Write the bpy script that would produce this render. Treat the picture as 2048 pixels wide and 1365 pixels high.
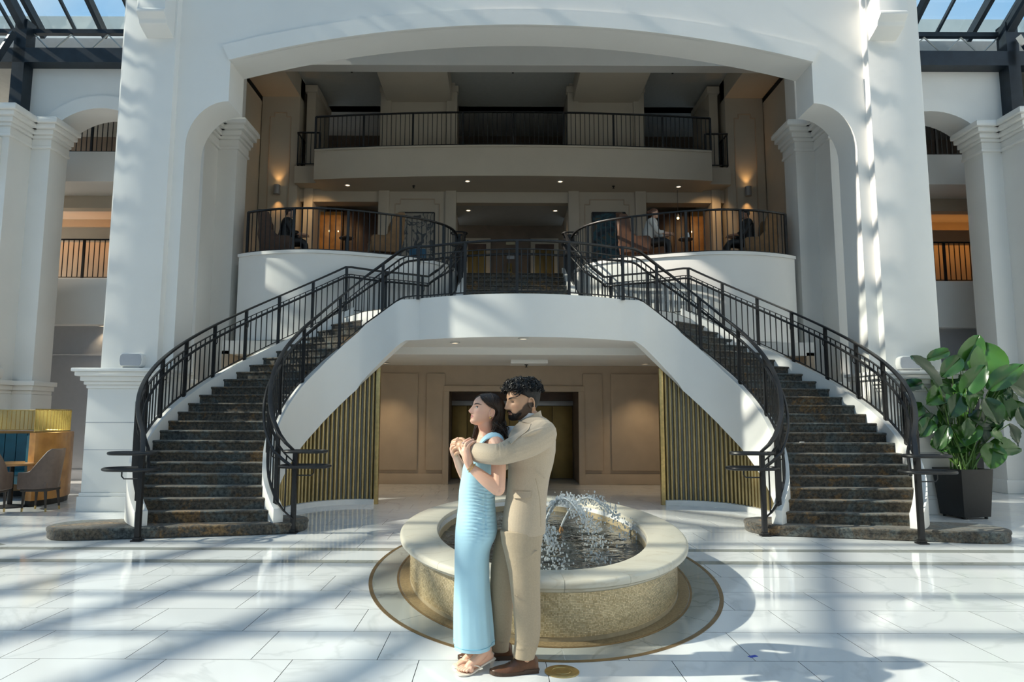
import bpy, bmesh, math, random
from math import sin, cos, pi, radians, sqrt, atan2, hypot
from mathutils import Vector, Matrix, Euler, noise
random.seed(7)
S = bpy.context.scene
COL = S.collection
for o in list(bpy.data.objects): bpy.data.objects.remove(o)

# ---------------------------------------------------------------- camera
cam = bpy.data.cameras.new('camera'); camo = bpy.data.objects.new('camera', cam); COL.objects.link(camo)
cam.sensor_width = 36; cam.lens = 1366/2048*36; cam.shift_x = 30/2048; cam.clip_end = 300
camo.matrix_world = Matrix.Translation((-.41, 0, 1.53)) @ Matrix.Rotation(radians(90)+math.atan(153/1366), 4, 'X') @ Matrix.Rotation(radians(.2), 4, 'Z')
S.camera = camo
# ---------------------------------------------------------------- light: sky, sun, exposure
W = bpy.data.worlds.new('sky'); S.world = W; W.use_nodes = True
nt = W.node_tree; bg = nt.nodes['Background']
tc = nt.nodes.new('ShaderNodeTexCoord'); sx = nt.nodes.new('ShaderNodeSeparateXYZ'); cr = nt.nodes.new('ShaderNodeValToRGB')
nt.links.new(tc.outputs['Generated'], sx.inputs[0]); nt.links.new(sx.outputs['Z'], cr.inputs[0]); cn = nt.nodes.new('ShaderNodeTexNoise'); cn.inputs['Scale'].default_value = 2.2; cn.inputs['Detail'].default_value = 5; nt.links.new(tc.outputs['Generated'], cn.inputs[0])
cc = nt.nodes.new('ShaderNodeValToRGB'); cc.color_ramp.elements[0].position = .42; cc.color_ramp.elements[1].position = .62; cc.color_ramp.elements[1].color = (.6, .6, .6, 1); nt.links.new(cn.outputs[0], cc.inputs[0])
cm_ = nt.nodes.new('ShaderNodeMix'); cm_.data_type = 'RGBA'; cm_.inputs[7].default_value = (.86, .92, .96, 1)      # soft white cloud
nt.links.new(cc.outputs[0], cm_.inputs[0]); nt.links.new(cr.outputs[0], cm_.inputs[6]); nt.links.new(cm_.outputs[2], bg.inputs[0])
cr.color_ramp.elements[0].color = (.43, .69, .95, 1); cr.color_ramp.elements[0].position = .0
cr.color_ramp.elements[1].color = (.22, .51, .90, 1); cr.color_ramp.elements[1].position = .8
bg.inputs[1].default_value = 1.25
sun = bpy.data.lights.new('sun', 'SUN'); suno = bpy.data.objects.new('sun', sun); COL.objects.link(suno)
sun.energy = 9.0; sun.angle = radians(.7); sun.color = (1, .91, .77)
SUN_EL, SUN_AZ = radians(36), radians(2.3)
sd = Vector((cos(SUN_EL)*cos(SUN_AZ), cos(SUN_EL)*sin(SUN_AZ), -sin(SUN_EL)))
suno.rotation_euler = sd.to_track_quat('-Z', 'Y').to_euler(); suno.location = (-20, 0, 25)
S.view_settings.view_transform = 'Standard'; S.view_settings.look = 'None'; S.view_settings.gamma = 1
S.view_settings.use_curve_mapping = False; S.view_settings.exposure = 0.0
try:
    S.cycles.max_bounces = 8; S.cycles.diffuse_bounces = 5; S.cycles.transparent_max_bounces = 12; S.cycles.sample_clamp_indirect = 6
    S.cycles.caustics_reflective = False; S.cycles.caustics_refractive = False
except Exception: pass

# ---------------------------------------------------------------- helpers
class G:
    'collects closed shapes; build() links them as one mesh object'
    def __init__(s): s.v = []; s.f = []; s.m = []
    def add(s, vs, fs, m=0):
        n = len(s.v); s.v += [tuple(v) for v in vs]; s.f += [tuple(n+i for i in f) for f in fs]; s.m += [m]*len(fs); return s
    def box(s, x0, x1, y0, y1, z0, z1, m=0):
        if x0 > x1: x0, x1 = x1, x0
        vs = [(x, y, z) for z in (z0, z1) for y in (y0, y1) for x in (x0, x1)]
        return s.add(vs, [(0,2,3,1),(4,5,7,6),(0,1,5,4),(2,6,7,3),(0,4,6,2),(1,3,7,5)], m)
    def obox(s, c, ax, ay, az, m=0):
        'oriented box: centre and three half vectors'
        c, ax, ay, az = map(Vector, (c, ax, ay, az))
        vs = [c+i*ax+j*ay+k*az for k in (-1,1) for j in (-1,1) for i in (-1,1)]
        return s.add(vs, [(0,2,3,1),(4,5,7,6),(0,1,5,4),(2,6,7,3),(0,4,6,2),(1,3,7,5)], m)
    def bar(s, a, b, w, h, up=(0,0,1), m=0):
        a, b = Vector(a), Vector(b); d = (b-a); L = d.length
        if L < 1e-6: return s
        d /= L; u = Vector(up)
        if abs(d.dot(u)) > .99: u = Vector((0,1,0))
        sd_ = d.cross(u).normalized(); u2 = sd_.cross(d)
        return s.obox((a+b)/2, d*L/2, sd_*w/2, u2*h/2, m)
    def loft(s, rings, caps=True, closed=True, m=0, wrap=False):
        n = len(rings[0]); vs = [p for r in rings for p in r]; fs = []
        R = len(rings)
        for i in range(R if wrap else R-1):
            a = i*n; b = ((i+1) % R)*n
            for j in range(n if closed else n-1):
                k = (j+1) % n; fs.append((a+j, a+k, b+k, b+j))
        if caps and not wrap and closed:
            fs.append(tuple(range(n-1, -1, -1))); fs.append(tuple((R-1)*n+j for j in range(n)))
        return s.add(vs, fs, m)
    def tube(s, pts, r, n=8, caps=True, wrap=False, m=0, flat=None):
        'round (or flat: (w,h)) bar swept along pts; r may be a list'
        P = [Vector(p) for p in pts]; L = len(P); rings = []; u = None
        for i in range(L):
            a = P[i-1] if (i or wrap) else P[i]; b = P[(i+1) % L] if (i < L-1 or wrap) else P[i]
            d = (b-a)
            d = d.normalized() if d.length > 1e-9 else Vector((0,0,1))
            if u is None or flat:
                u0 = Vector((0,0,1)) if abs(d.z) < .95 else Vector((0,1,0))
                u = (u0-d*u0.dot(d)).normalized()
            else:
                u = (u-d*u.dot(d)).normalized()
            w = d.cross(u); rr = r[i] if isinstance(r, (list, tuple)) else r
            if flat:
                a_, b_ = flat[0]/2, flat[1]/2
                rings.append([P[i]+w*x+u*y for x, y in ((-a_,-b_),(a_,-b_),(a_,b_),(-a_,b_))])
            else:
                rings.append([P[i]+w*rr*cos(2*pi*j/n)+u*rr*sin(2*pi*j/n) for j in range(n)])
        return s.loft(rings, caps, True, m, wrap)
    def prism(s, poly, z0, z1, m=0):
        n = len(poly); vs = [(x, y, z0) for x, y in poly]+[(x, y, z1) for x, y in poly]
        fs = [tuple(range(n-1, -1, -1)), tuple(range(n, 2*n))]+[(i, (i+1) % n, n+(i+1) % n, n+i) for i in range(n)]
        return s.add(vs, fs, m)
    def prism_y(s, poly, y0, y1, m=0):
        n = len(poly); vs = [(x, y0, z) for x, z in poly]+[(x, y1, z) for x, z in poly]
        fs = [tuple(range(n)), tuple(range(2*n-1, n-1, -1))]+[(i, n+i, n+(i+1) % n, (i+1) % n) for i in range(n)]
        return s.add(vs, fs, m)
    def lathe(s, prof, c=(0,0), n=24, m=0, sx=1, sy=1):
        rings = [[(c[0]+sx*r*cos(2*pi*j/n), c[1]+sy*r*sin(2*pi*j/n), z) for j in range(n)] for r, z in prof]
        return s.loft(rings, True, True, m)
    def ball(s, c, r, n=8, k=6, sc=(1,1,1), m=0):
        rings = [[(c[0]+r*sc[0]*sin(pi*i/k)*cos(2*pi*j/n), c[1]+r*sc[1]*sin(pi*i/k)*sin(2*pi*j/n), c[2]-r*sc[2]*cos(pi*i/k)) for j in range(n)] for i in range(1, k)]
        return s.loft(rings, True, True, m)
    def mesh(s, name, smooth=False):
        me = bpy.data.meshes.new(name); me.from_pydata(s.v, [], s.f)
        bm = bmesh.new(); bm.from_mesh(me); bmesh.ops.recalc_face_normals(bm, faces=bm.faces)
        bm.to_mesh(me); bm.free()
        if any(s.m): me.polygons.foreach_set('material_index', s.m)
        if smooth: shade(me, smooth if not isinstance(smooth, bool) else 40)
        return me
    def build(s, name, mats, parent=None, smooth=False, bevel=0, loc=None):
        me = s.mesh(name, smooth)
        if bevel:
            bm = bmesh.new(); bm.from_mesh(me)
            es = [e for e in bm.edges if len(e.link_faces) == 2 and e.calc_face_angle(0) > .6]
            bmesh.ops.bevel(bm, geom=es, offset=bevel, segments=2, profile=.6, affect='EDGES', clamp_overlap=True)
            bm.to_mesh(me); bm.free(); shade(me, 50)
        return link(name, me, mats, parent, loc)
def shade(me, ang=40):
    me.polygons.foreach_set('use_smooth', [True]*len(me.polygons))
    try: me.set_sharp_from_angle(angle=radians(ang))
    except Exception: pass
def link(name, me, mats=None, parent=None, loc=None):
    o = bpy.data.objects.new(name, me); COL.objects.link(o)
    if mats is not None and len(me.materials) == 0:
        for mm in (mats if isinstance(mats, (list, tuple)) else [mats]): me.materials.append(mm)
    if parent is not None:
        o.parent = parent
        if loc is None: o.matrix_parent_inverse = parent.matrix_basis.inverted()
    if loc is not None: o.location = loc
    return o
def tag(o, label=None, cat=None, group=None, kind=None):
    for k, v in (('label', label), ('category', cat), ('group', group), ('kind', kind)):
        if v: o[k] = v
    return o
def empty(name, loc, label=None, cat=None, group=None, kind=None, rz=0):
    o = bpy.data.objects.new(name, None); COL.objects.link(o); o.location = loc; o.rotation_euler.z = rz
    o.empty_display_size = .1
    return tag(o, label, cat, group, kind)
def copy_tree(o, parent=None):
    c = o.copy(); COL.objects.link(c)
    if parent is not None: c.parent = parent; c.matrix_parent_inverse = o.matrix_parent_inverse.copy()
    for ch in [x for x in CH.get(o.name, [])]: copy_tree(ch, c)
    return c
CH = {}
def index_children(o):
    for x in o.children_recursive: pass
    def rec(q):
        CH[q.name] = list(q.children)
        for c in q.children: rec(c)
    rec(o)
def lerp(a, b, t): return a+(b-a)*t
def interp(xs, ys, x):
    if x <= xs[0]: return ys[0]
    for i in range(1, len(xs)):
        if x <= xs[i]:
            return lerp(ys[i-1], ys[i], (x-xs[i-1])/(xs[i]-xs[i-1]))
    return ys[-1]
def spline(xs, ys, x):
    'Catmull-Rom (non-uniform) through points'
    n = len(xs)
    if x <= xs[0]: return ys[0]
    if x >= xs[-1]: return ys[-1]
    i = max(j for j in range(n-1) if xs[j] <= x)
    def sl(j):
        if j == 0: return (ys[1]-ys[0])/(xs[1]-xs[0])
        if j == n-1: return (ys[-1]-ys[-2])/(xs[-1]-xs[-2])
        return (ys[j+1]-ys[j-1])/(xs[j+1]-xs[j-1])
    h = xs[i+1]-xs[i]; t = (x-xs[i])/h
    return (2*t**3-3*t**2+1)*ys[i]+(t**3-2*t**2+t)*h*sl(i)+(-2*t**3+3*t**2)*ys[i+1]+(t**3-t**2)*h*sl(i+1)
def resample(pts, step):
    P = [Vector(p) for p in pts]; out = [P[0]]; acc = 0
    for a, b in zip(P, P[1:]):
        L = (b-a).length; pos = step-acc
        while pos <= L:
            out.append(a+(b-a)*(pos/L)); pos += step
        acc = (acc+L) % step if L else acc
    return out
def arclen(P):
    s = [0]
    for a, b in zip(P, P[1:]): s.append(s[-1]+(Vector(b)-Vector(a)).length)
    return s
def at_len(P, s, d):
    d = min(max(d, 0), s[-1])
    for i in range(1, len(P)):
        if d <= s[i]: return Vector(P[i-1]).lerp(Vector(P[i]), (d-s[i-1])/max(1e-9, s[i]-s[i-1]))
    return Vector(P[-1])
def arc2(cx, cz, rx, rz, a0, a1, n): return [(cx+rx*cos(radians(lerp(a0, a1, i/n))), cz+rz*sin(radians(lerp(a0, a1, i/n)))) for i in range(n+1)]

# ---------------------------------------------------------------- materials
def mat(name, col, rough=.5, metal=0, noise_amt=0, nscale=8, bump=0, bscale=60, spec=.5, coat=0, trans=0, emit=None, estr=0, sheen=0, col2=None, detail=4):
    m = bpy.data.materials.new(name); m.use_nodes = True; t = m.node_tree; p = t.nodes['Principled BSDF']
    p.inputs['Base Color'].default_value = (*col, 1); p.inputs['Roughness'].default_value = rough; p.inputs['Metallic'].default_value = metal
    p.inputs['Specular IOR Level'].default_value = spec; p.inputs['Coat Weight'].default_value = coat; p.inputs['Transmission Weight'].default_value = trans
    if sheen: p.inputs['Sheen Weight'].default_value = sheen
    if emit: p.inputs['Emission Color'].default_value = (*emit, 1); p.inputs['Emission Strength'].default_value = estr
    tcn = t.nodes.new('ShaderNodeTexCoord')
    if noise_amt or col2:
        n = t.nodes.new('ShaderNodeTexNoise'); n.inputs['Scale'].default_value = nscale; n.inputs['Detail'].default_value = detail
        t.links.new(tcn.outputs['Object'], n.inputs['Vector'])
        r = t.nodes.new('ShaderNodeValToRGB'); r.color_ramp.elements[0].position = .35; r.color_ramp.elements[1].position = .65
        c2 = col2 or tuple(min(1, c*(1+noise_amt)) for c in col)
        c1 = col if col2 else tuple(c*(1-noise_amt) for c in col)
        r.color_ramp.elements[0].color = (*c1, 1); r.color_ramp.elements[1].color = (*c2, 1)
        t.links.new(n.outputs[0], r.inputs[0]); t.links.new(r.outputs[0], p.inputs['Base Color'])
    if bump:
        n2 = t.nodes.new('ShaderNodeTexNoise'); n2.inputs['Scale'].default_value = bscale; n2.inputs['Detail'].default_value = 3
        b = t.nodes.new('ShaderNodeBump'); b.inputs['Strength'].default_value = bump; b.inputs['Distance'].default_value = .01
        t.links.new(tcn.outputs['Object'], n2.inputs['Vector']); t.links.new(n2.outputs[0], b.inputs['Height']); t.links.new(b.outputs[0], p.inputs['Normal'])
    return m
def nodes(m): return m.node_tree, m.node_tree.nodes['Principled BSDF']
M = {}
M['white'] = mat('white_paint', (.79, .78, .75), .55, noise_amt=.015, nscale=1.5, bump=.03, bscale=90)
M['cream'] = mat('cream_paint', (.52, .46, .37), .55, noise_amt=.02, nscale=2)
M['taupe'] = mat('taupe_wallcover', (.46, .365, .27), .6, noise_amt=.04, nscale=3, bump=.04)
M['greywall'] = mat('pale_grey_paint', (.44, .45, .48), .5, noise_amt=.02)
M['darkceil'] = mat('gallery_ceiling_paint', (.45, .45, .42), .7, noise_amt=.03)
M['brownwall'] = mat('brown_wallcover', (.20, .15, .11), .6, noise_amt=.08, nscale=4)
M['iron'] = mat('black_iron', (.011, .011, .012), .42, noise_amt=.2, nscale=30, spec=.45)
M['steel'] = mat('blue_black_steel', (.02, .03, .042), .4, metal=.3, noise_amt=.15, nscale=5)
M['brass'] = mat('brushed_brass', (.60, .44, .19), .32, metal=1, noise_amt=.12, nscale=20)
M['slat'] = mat('gold_slat_metal', (.52, .42, .22), .32, metal=.85, noise_amt=.08, nscale=6)
M['slatback'] = mat('slat_backing', (.34, .32, .27), .5, noise_amt=.05)
M['golddoor'] = mat('gold_elevator_metal', (.23, .155, .05), .4, metal=.6, noise_amt=.12, nscale=3)
M['wood'] = mat('honey_wood', (.52, .25, .06), .4, col2=(.36, .16, .035), nscale=5, coat=.3)
M['darkwood'] = mat('dark_wood', (.07, .035, .02), .4, col2=(.11, .055, .028), nscale=6)
M['black'] = mat('matte_black', (.007, .007, .008), .5, noise_amt=.2, nscale=20)

# ---------------------------------------------------------------- setting: portal wall, pillars, side bays, galleries
def struct(name, g, m, parent=None, smooth=False, bevel=0, label=None):
    o = g.build(name, m, parent, smooth, bevel)
    if parent is None: o['kind'] = 'structure'
    if label: o['label'] = label
    return o

def holed_wall(name, op, x0, x1, top, y0, y1, m, s=1):
    'op: opening outline left foot -> right foot; wall from x0..x1 up to top'
    zsL = max(z for x, z in op if abs(x-op[0][0]) < 1e-6 or True) if False else None
    apex = max(range(len(op)), key=lambda i: op[i][1]); iL = 0
    pairs = []
    xmn = op[0][0]
    # split: rising flank maps sideways to the wall end, crown maps upwards
    L = [i for i in range(len(op)) if i <= apex]; spl = SPL(op)
    for i in range(0, spl+1): pairs.append((op[i], (x0, op[i][1])))
    pairs.append((op[spl], (x0, top)))
    for i in range(spl, len(op)-spl): pairs.append((op[i], (op[i][0], top)))
    pairs.append((op[len(op)-1-spl], (x1, top)))
    for i in range(len(op)-1-spl, len(op)): pairs.append((op[i], (x1, op[i][1])))
    g = G(); rings = [[(s*p[0], y0, p[1]), (s*q[0], y0, q[1]), (s*q[0], y1, q[1]), (s*p[0], y1, p[1])] for p, q in pairs]
    g.loft(rings); me = bpy.data.meshes.new(name); me.from_pydata(g.v, [], g.f)
    bm = bmesh.new(); bm.from_mesh(me); bmesh.ops.remove_doubles(bm, verts=bm.verts, dist=1e-5)
    bmesh.ops.dissolve_degenerate(bm, dist=1e-5, edges=bm.edges); bmesh.ops.recalc_face_normals(bm, faces=bm.faces); bm.to_mesh(me); bm.free(); shade(me, 30)
    o = link(name, me, m); o['kind'] = 'structure'; return o
SPLN = [0]
def SPL(op): return SPLN[0]
PY0, PY1 = 11.5, 12.15
def portal():
    XJ, XS = 5.88, 5.16                 # jamb and shoulder half widths
    zj, zs, zsp, zap = 6.22, 7.06, 7.80, 8.48
    rise = zap-zsp; R = (XS**2+rise**2)/(2*rise); cz = zap-R; a = math.degrees(math.asin(XS/R))
    arch = arc2(0, cz, R, R, 90+a, 90-a, 40)                       # left to right
    left = [(-XJ, 0), (-XJ, zj)]+[(-XS-(XJ-XS)*sin(t)*1.0, zj+(zs-zj)*(1-(1-cos(t))) if False else zj+(zs-zj)*cos(t)) for t in [pi/2*(1-i/10) for i in range(1, 11)]]
    op = left+arch+[(-x, z) for x, z in reversed(left)]
    top, out = 12.6, 6.95
    SPLN[0] = len(left)
    o = holed_wall('wall_portal', op, -out, out, top, PY0, PY1, M['white']); o['label'] = 'white portal wall with a wide low arch and rounded shoulders'
    # raised band following the arch
    ga = G(); t = .30; rr = R+t; a2 = a*1.0
    inn = arch; outr = [(x*(1+.105/5.16)*1.0, 0) for x, z in arch]
    outr = arc2(0, cz, rr, rr, 90+math.degrees(math.asin(5.30/rr)), 90-math.degrees(math.asin(5.30/rr)), 40)
    rings = [[(p[0], PY0-.06, p[1]), (q[0], PY0-.06, q[1]), (q[0], PY0+.01, q[1]), (p[0], PY0+.01, p[1])] for p, q in zip(inn, outr)]
    ga.loft(rings); struct('trim_arch', ga, M['white'])
portal()
for s, lab in ((-1, 'west'), (1, 'east')):
    # pillar strip standing proud of the portal wall, with plinth, cap and corbel
    g = G().box(s*6.07, s*6.99, PY0-.16, PY1, 0, 12.6)
    g.box(s*6.93, s*7.06, PY0-.06, PY1, 0, 12.6)
    struct('pillar_'+lab, g, M['white'], bevel=.012)
    p = G().box(s*5.98, s*7.13, PY0-.26, PY1+.05, .30, 1.98)
    p.box(s*5.94, s*7.17, PY0-.30, PY1+.05, 0, .24); p.box(s*5.96, s*7.15, PY0-.28, PY1+.05, .24, .30)
    pl = struct('plinth_'+lab, p, M['white'], bevel=.012)
    for z in (.98, 1.42):
        struct('groove', G().box(s*5.975, s*7.135, PY0-.264, PY0-.2, z, z+.012), M['greywall'], pl)
    c = G()
    for z0, z1, d in ((1.98, 2.04, .02), (2.04, 2.10, .05), (2.10, 2.18, .09), (2.18, 2.25, .15), (2.25, 2.31, .19)):
        c.box(s*(5.98-d), s*(7.13+d), PY0-.26-d, PY1+.05, z0, z1)
    struct('trim_plinth_cap_'+lab, c, M['white'], bevel=.018)
    # corbel near the top of the pillar
    k = G()
    prof = [(0, 9.2), (.40, 9.2), (.38, 8.46), (.41, 8.44), (.41, 8.39), (.31, 8.31), (.29, 8.24), (.15, 8.18), (0, 8.13)]
    rings = [[(s*x, PY0-.16-d, z) for d, z in prof] for x in (6.10, 6.58)]
    k.loft(rings); struct('corbel_'+lab, k, M['white'], bevel=.015)
# row of piers behind with cornice capitals; side-bay walls with segmental arches
def cornice(g, x0, x1, y0, y1, z):
    for dz0, dz1, d in ((-.62, -.56, .05), (-.56, -.40, .03), (-.40, -.32, .08), (-.32, -.20, .14), (-.20, -.10, .24), (-.10, 0, .32), (0, .05, .28)):
        g.box(x0-d, x1+d, y0-d, y1, z+dz0, z+dz1)
for s, lab in ((-1, 'west'), (1, 'east')):
    for kx, (xa, xb) in enumerate(((6.12, 8.15), (10.22, 12.8))):
        nm = ('inner' if kx == 0 else 'outer'); B_ = [tuple(sorted((s*xa, s*(xb if kx == 0 else xa+.6))))+(14.42,), tuple(sorted((s*(xa+.42), s*(xb-.42 if kx == 0 else xb))))+(13.75,)]
        g = G(); c = G(); p = G()
        for x0, x1, yf in B_:
            g.box(x0, x1, yf, 15.02, 0, 7.95)
            for dz0, dz1, d in ((-.60, -.54, .05), (-.54, -.38, .025), (-.38, -.31, .07), (-.31, -.20, .12), (-.20, -.10, .20), (-.10, 0, .27), (0, .04, .24)): c.box(x0-d, x1+d, yf-d, 15.04-.02*(yf < 14), 7.95+dz0, 7.95+dz1)
            for z0, z1, d in ((1.98, 2.06, .03), (2.06, 2.16, .08), (2.16, 2.26, .14)): p.box(x0-d, x1+d, yf-d, 15.05, z0, z1)
            p.box(x0-.04, x1+.04, yf-.04, 15.05, 0, 1.98); p.box(x0-.09, x1+.09, yf-.09, 15.08, 0, .28)
        if kx == 0: x0, x1, yf = B_[0]; g.box(x0+.08, x1-.08, 14.5, 15.0, 7.9, 10.5)
        struct('pier_%s_%s' % (nm, lab), g, M['white'], bevel=.012); struct('trim_capital_%s_%s' % (nm, lab), c, M['white'], bevel=.02); struct('trim_plinth_%s_%s' % (nm, lab), p, M['white'], bevel=.015)
    # corbels on the outer pier
    prof = [(0, 7.32), (.52, 7.32), (.50, 7.1), (.40, 6.85), (.26, 6.66), (.24, 6.54), (.12, 6.44), (0, 6.38)]
    k = G().loft([[(s*x, 13.76-d, z) for d, z in prof] for x in (10.78, 11.45)]); struct('corbel_outer_'+lab, k, M['white'], bevel=.02)
    # arch wall between piers
    xa, xb = 8.15, 10.22; cxa = (xa+xb)/2+.15; hw = (xb-xa)/2+.15; rise = .62; zsp = 7.80
    R = (hw**2+rise**2)/(2*rise); cz = zsp+rise-R; a = math.degrees(math.asin(hw/R))
    arch = arc2(cxa, cz, R, R, 90+a, 90-a, 20)
    SPLN[0] = 0; holed_wall('wall_bay_'+lab, arch, xa-.3, xb+.85, 9.7, 14.75, 15.4, M['white'], s)
    t = .30; rr = R+t; h2 = hw+.07; a2 = math.degrees(math.asin(h2/rr)); outr = arc2(cxa, cz, rr, rr, 90+a2, 90-a2, 20)
    g = G().loft([[(s*p[0], 14.69, p[1]), (s*q[0], 14.69, q[1]), (s*q[0], 14.76, q[1]), (s*p[0], 14.76, p[1])] for p, q in zip(arch, outr)])
    struct('trim_bay_arch_'+lab, g, M['white'])
    # what lies behind: balconies, lit cove, rear walls
    b0, b1 = sorted((s*7.2, s*17))
    struct('wall_bay_rear_ground_'+lab, G().box(b0, b1, 16.6, 16.8, 0, 4.0), M['greywall'])
    struct('trim_bay_rear_'+lab, G().box(b0, b1, 16.57, 16.6, 0, .22).box(b0, b1, 16.57, 16.6, .22, .26).box(b0, b1, 16.575, 16.6, 2.98, 3.03), M['greywall'], bevel=.006)
    xe = s*9.38                                                     # inner end of the side balconies
    e0, e1 = sorted((xe, s*17))
    struct('floor_bay_second_'+lab, G().box(e0, e1, 16.3, 17.4, 3.72, 4.86).box(e0, e1, 17.4, 20.5, 4.5, 4.80), M['white'], bevel=.01)
    struct('floor_bay_third_'+lab, G().box(e0, e1, 16.3, 17.4, 7.28, 8.05).box(e0, e1, 17.4, 20.5, 7.55, 8.0), M['white'], bevel=.01)
    struct('wall_bay_rear_second_'+lab, G().box(b0, b1, 20.5, 20.7, 4.5, 8), M['cream'])
    struct('door_bay_'+lab, G().box(s*9.9, s*10.9, 20.44, 20.5, 4.8, 7.0).box(s*11.2, s*12.2, 20.46, 20.5, 5.1, 6.9), M['taupe'], bevel=.01)
    struct('wall_bay_rear_third_'+lab, G().box(b0, b1, 20.5, 20.7, 7.9, 11), M['brownwall'])
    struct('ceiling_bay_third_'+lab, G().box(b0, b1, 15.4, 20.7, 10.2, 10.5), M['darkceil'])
    struct('beam_bay_'+lab, G().box(e0, e1, 17.4, 17.7, 6.95, 7.3).box(e0, e1, 19.4, 19.6, 6.6, 7.0), M['cream'])
    cove = struct('trim_cove_'+lab, G().box(e0, e1, 19.62, 19.66, 6.62, 6.98), mat('cove_glow_'+lab, (.8, .5, .2), .6, emit=(1, .42, .10), estr=2.0))
    struct('column_bay_'+lab, G().box(s*8.55, s*9.36, 17.6, 18.4, 0, 10.4), M['cream'], bevel=.015)
    struct('wall_bay_side_'+lab, G().box(s*7.0, s*7.2, 15.0, 20.6, 3.0, 10.3), M['cream'])
# ---------------------------------------------------------------- central galleries
ZL, Z2, Z3 = 3.508, 4.88, 8.60
RIS = .14618
# rear wall of ground hall, with elevator alcove
g = G().box(-7.4, -1.55, 16.0, 16.2, 0, 3.2).box(1.52, 7.4, 16.0, 16.2, 0, 3.2).box(-1.55, 1.52, 16.0, 16.2, 2.16, 3.2)
struct('wall_rear_ground', g, M['taupe'])
struct('wall_alcove', G().box(-1.75, -1.55, 16.2, 17.5, 0, 2.5).box(1.52, 1.72, 16.2, 17.5, 0, 2.5).box(-1.75, 1.72, 17.45, 17.6, 0, 2.5).box(-1.75, 1.72, 16.2, 17.5, 2.16, 2.3), M['brownwall'])
for x0, x1 in ((-4.1, -2.25), (-2.05, -1.62), (1.60, 2.05), (2.25, 4.1)):
    struct('trim_panel', G().box(x0, x1, 15.955, 16.0, .32, 2.55), M['taupe'], bevel=.012)
struct('baseboard_rear', G().box(-7.4, -1.55, 15.94, 16.0, 0, .24).box(1.52, 7.4, 15.94, 16.0, 0, .24), M['taupe'], bevel=.01)
struct('trim_alcove', G().box(-1.66, -1.52, 15.93, 16.0, .0, 2.13).box(1.49, 1.63, 15.93, 16.0, 0, 2.13).box(-1.66, 1.63, 15.93, 16.0, 2.13, 2.26), M['taupe'], bevel=.01)
struct('ceiling_ground', G().box(-5.75, 5.75, 13.2, 16.2, 2.74, 3.0), M['white'])
struct('trim_ceiling_access', G().box(-.12, .66, 14.3, 15.0, 2.66, 2.74), M['white'], bevel=.01)
for s, lab in ((-1, 'west'), (1, 'east')): struct('wall_hall_'+lab, G().box(s*5.6, s*5.75, 13.2, 16.0, 0, 2.8), M['taupe'])
# second level: lounge decks with drum-shaped fronts
LC = [(-5.85, 14.10), (-5.5, 13.92), (-4.92, 13.74), (-4.25, 13.68), (-3.64, 13.78), (-3.03, 13.98), (-2.40, 14.25), (-1.98, 14.50), (-1.71, 14.76), (-1.50, 15.1), (-1.40, 15.5), (-1.38, 15.95)]
ts = list(range(len(LC)))
def lounge(t): return spline(ts, [p[0] for p in LC], t), spline(ts, [p[1] for p in LC], t)
LCD = [lounge(i*(len(LC)-1)/60) for i in range(61)]
for s, lab in ((-1, 'west'), (1, 'east')):
    cv = [(-s*x, y) for x, y in LCD]
    poly = cv+[(s*1.38, 18.5), (s*7.1, 18.5), (s*7.1, 15.05), (s*6.1, 15.05)]
    struct('floor_lounge_'+lab, G().prism(poly, 3.08, Z2), M['white'], smooth=30, label=None)
    rim = [[(x, y, Z2-.03), (x, y, Z2+.05), (x*1.0, y+.25, Z2+.05), (x, y+.25, Z2-.03)] for x, y in cv]
    out = []
    for i, (x, y) in enumerate(cv):
        a = cv[max(0, i-1)]; b = cv[min(60, i+1)]; d = Vector((b[0]-a[0], b[1]-a[1])).normalized(); nn = Vector((d.y, -d.x))
        if nn.y > .2 and i < 40: nn = -nn
        if i >= 40 and nn.x*s > 0: nn = -nn
        out.append([(x+nn.x*.035, y+nn.y*.035, Z2-.02), (x+nn.x*.035, y+nn.y*.035, Z2+.045), (x-nn.x*.12, y-nn.y*.12, Z2+.045), (x-nn.x*.12, y-nn.y*.12, Z2-.02)])
    struct('trim_lounge_edge_'+lab, G().loft(out), M['white'])
    # carpet on the deck
    struct('floor_lounge_carpet_'+lab, G().prism([(x*.985, y+.16) for x, y in cv]+[(s*1.5, 18.4), (s*6.0, 18.4)], Z2, Z2+.012), M['brownwall'])
struct('floor_second', G().box(-7.1, 7.1, 18.5, 24, 4.5, Z2).box(-1.38, 1.38, 15.95, 18.5, 4.5, Z2), M['brownwall'])
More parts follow.
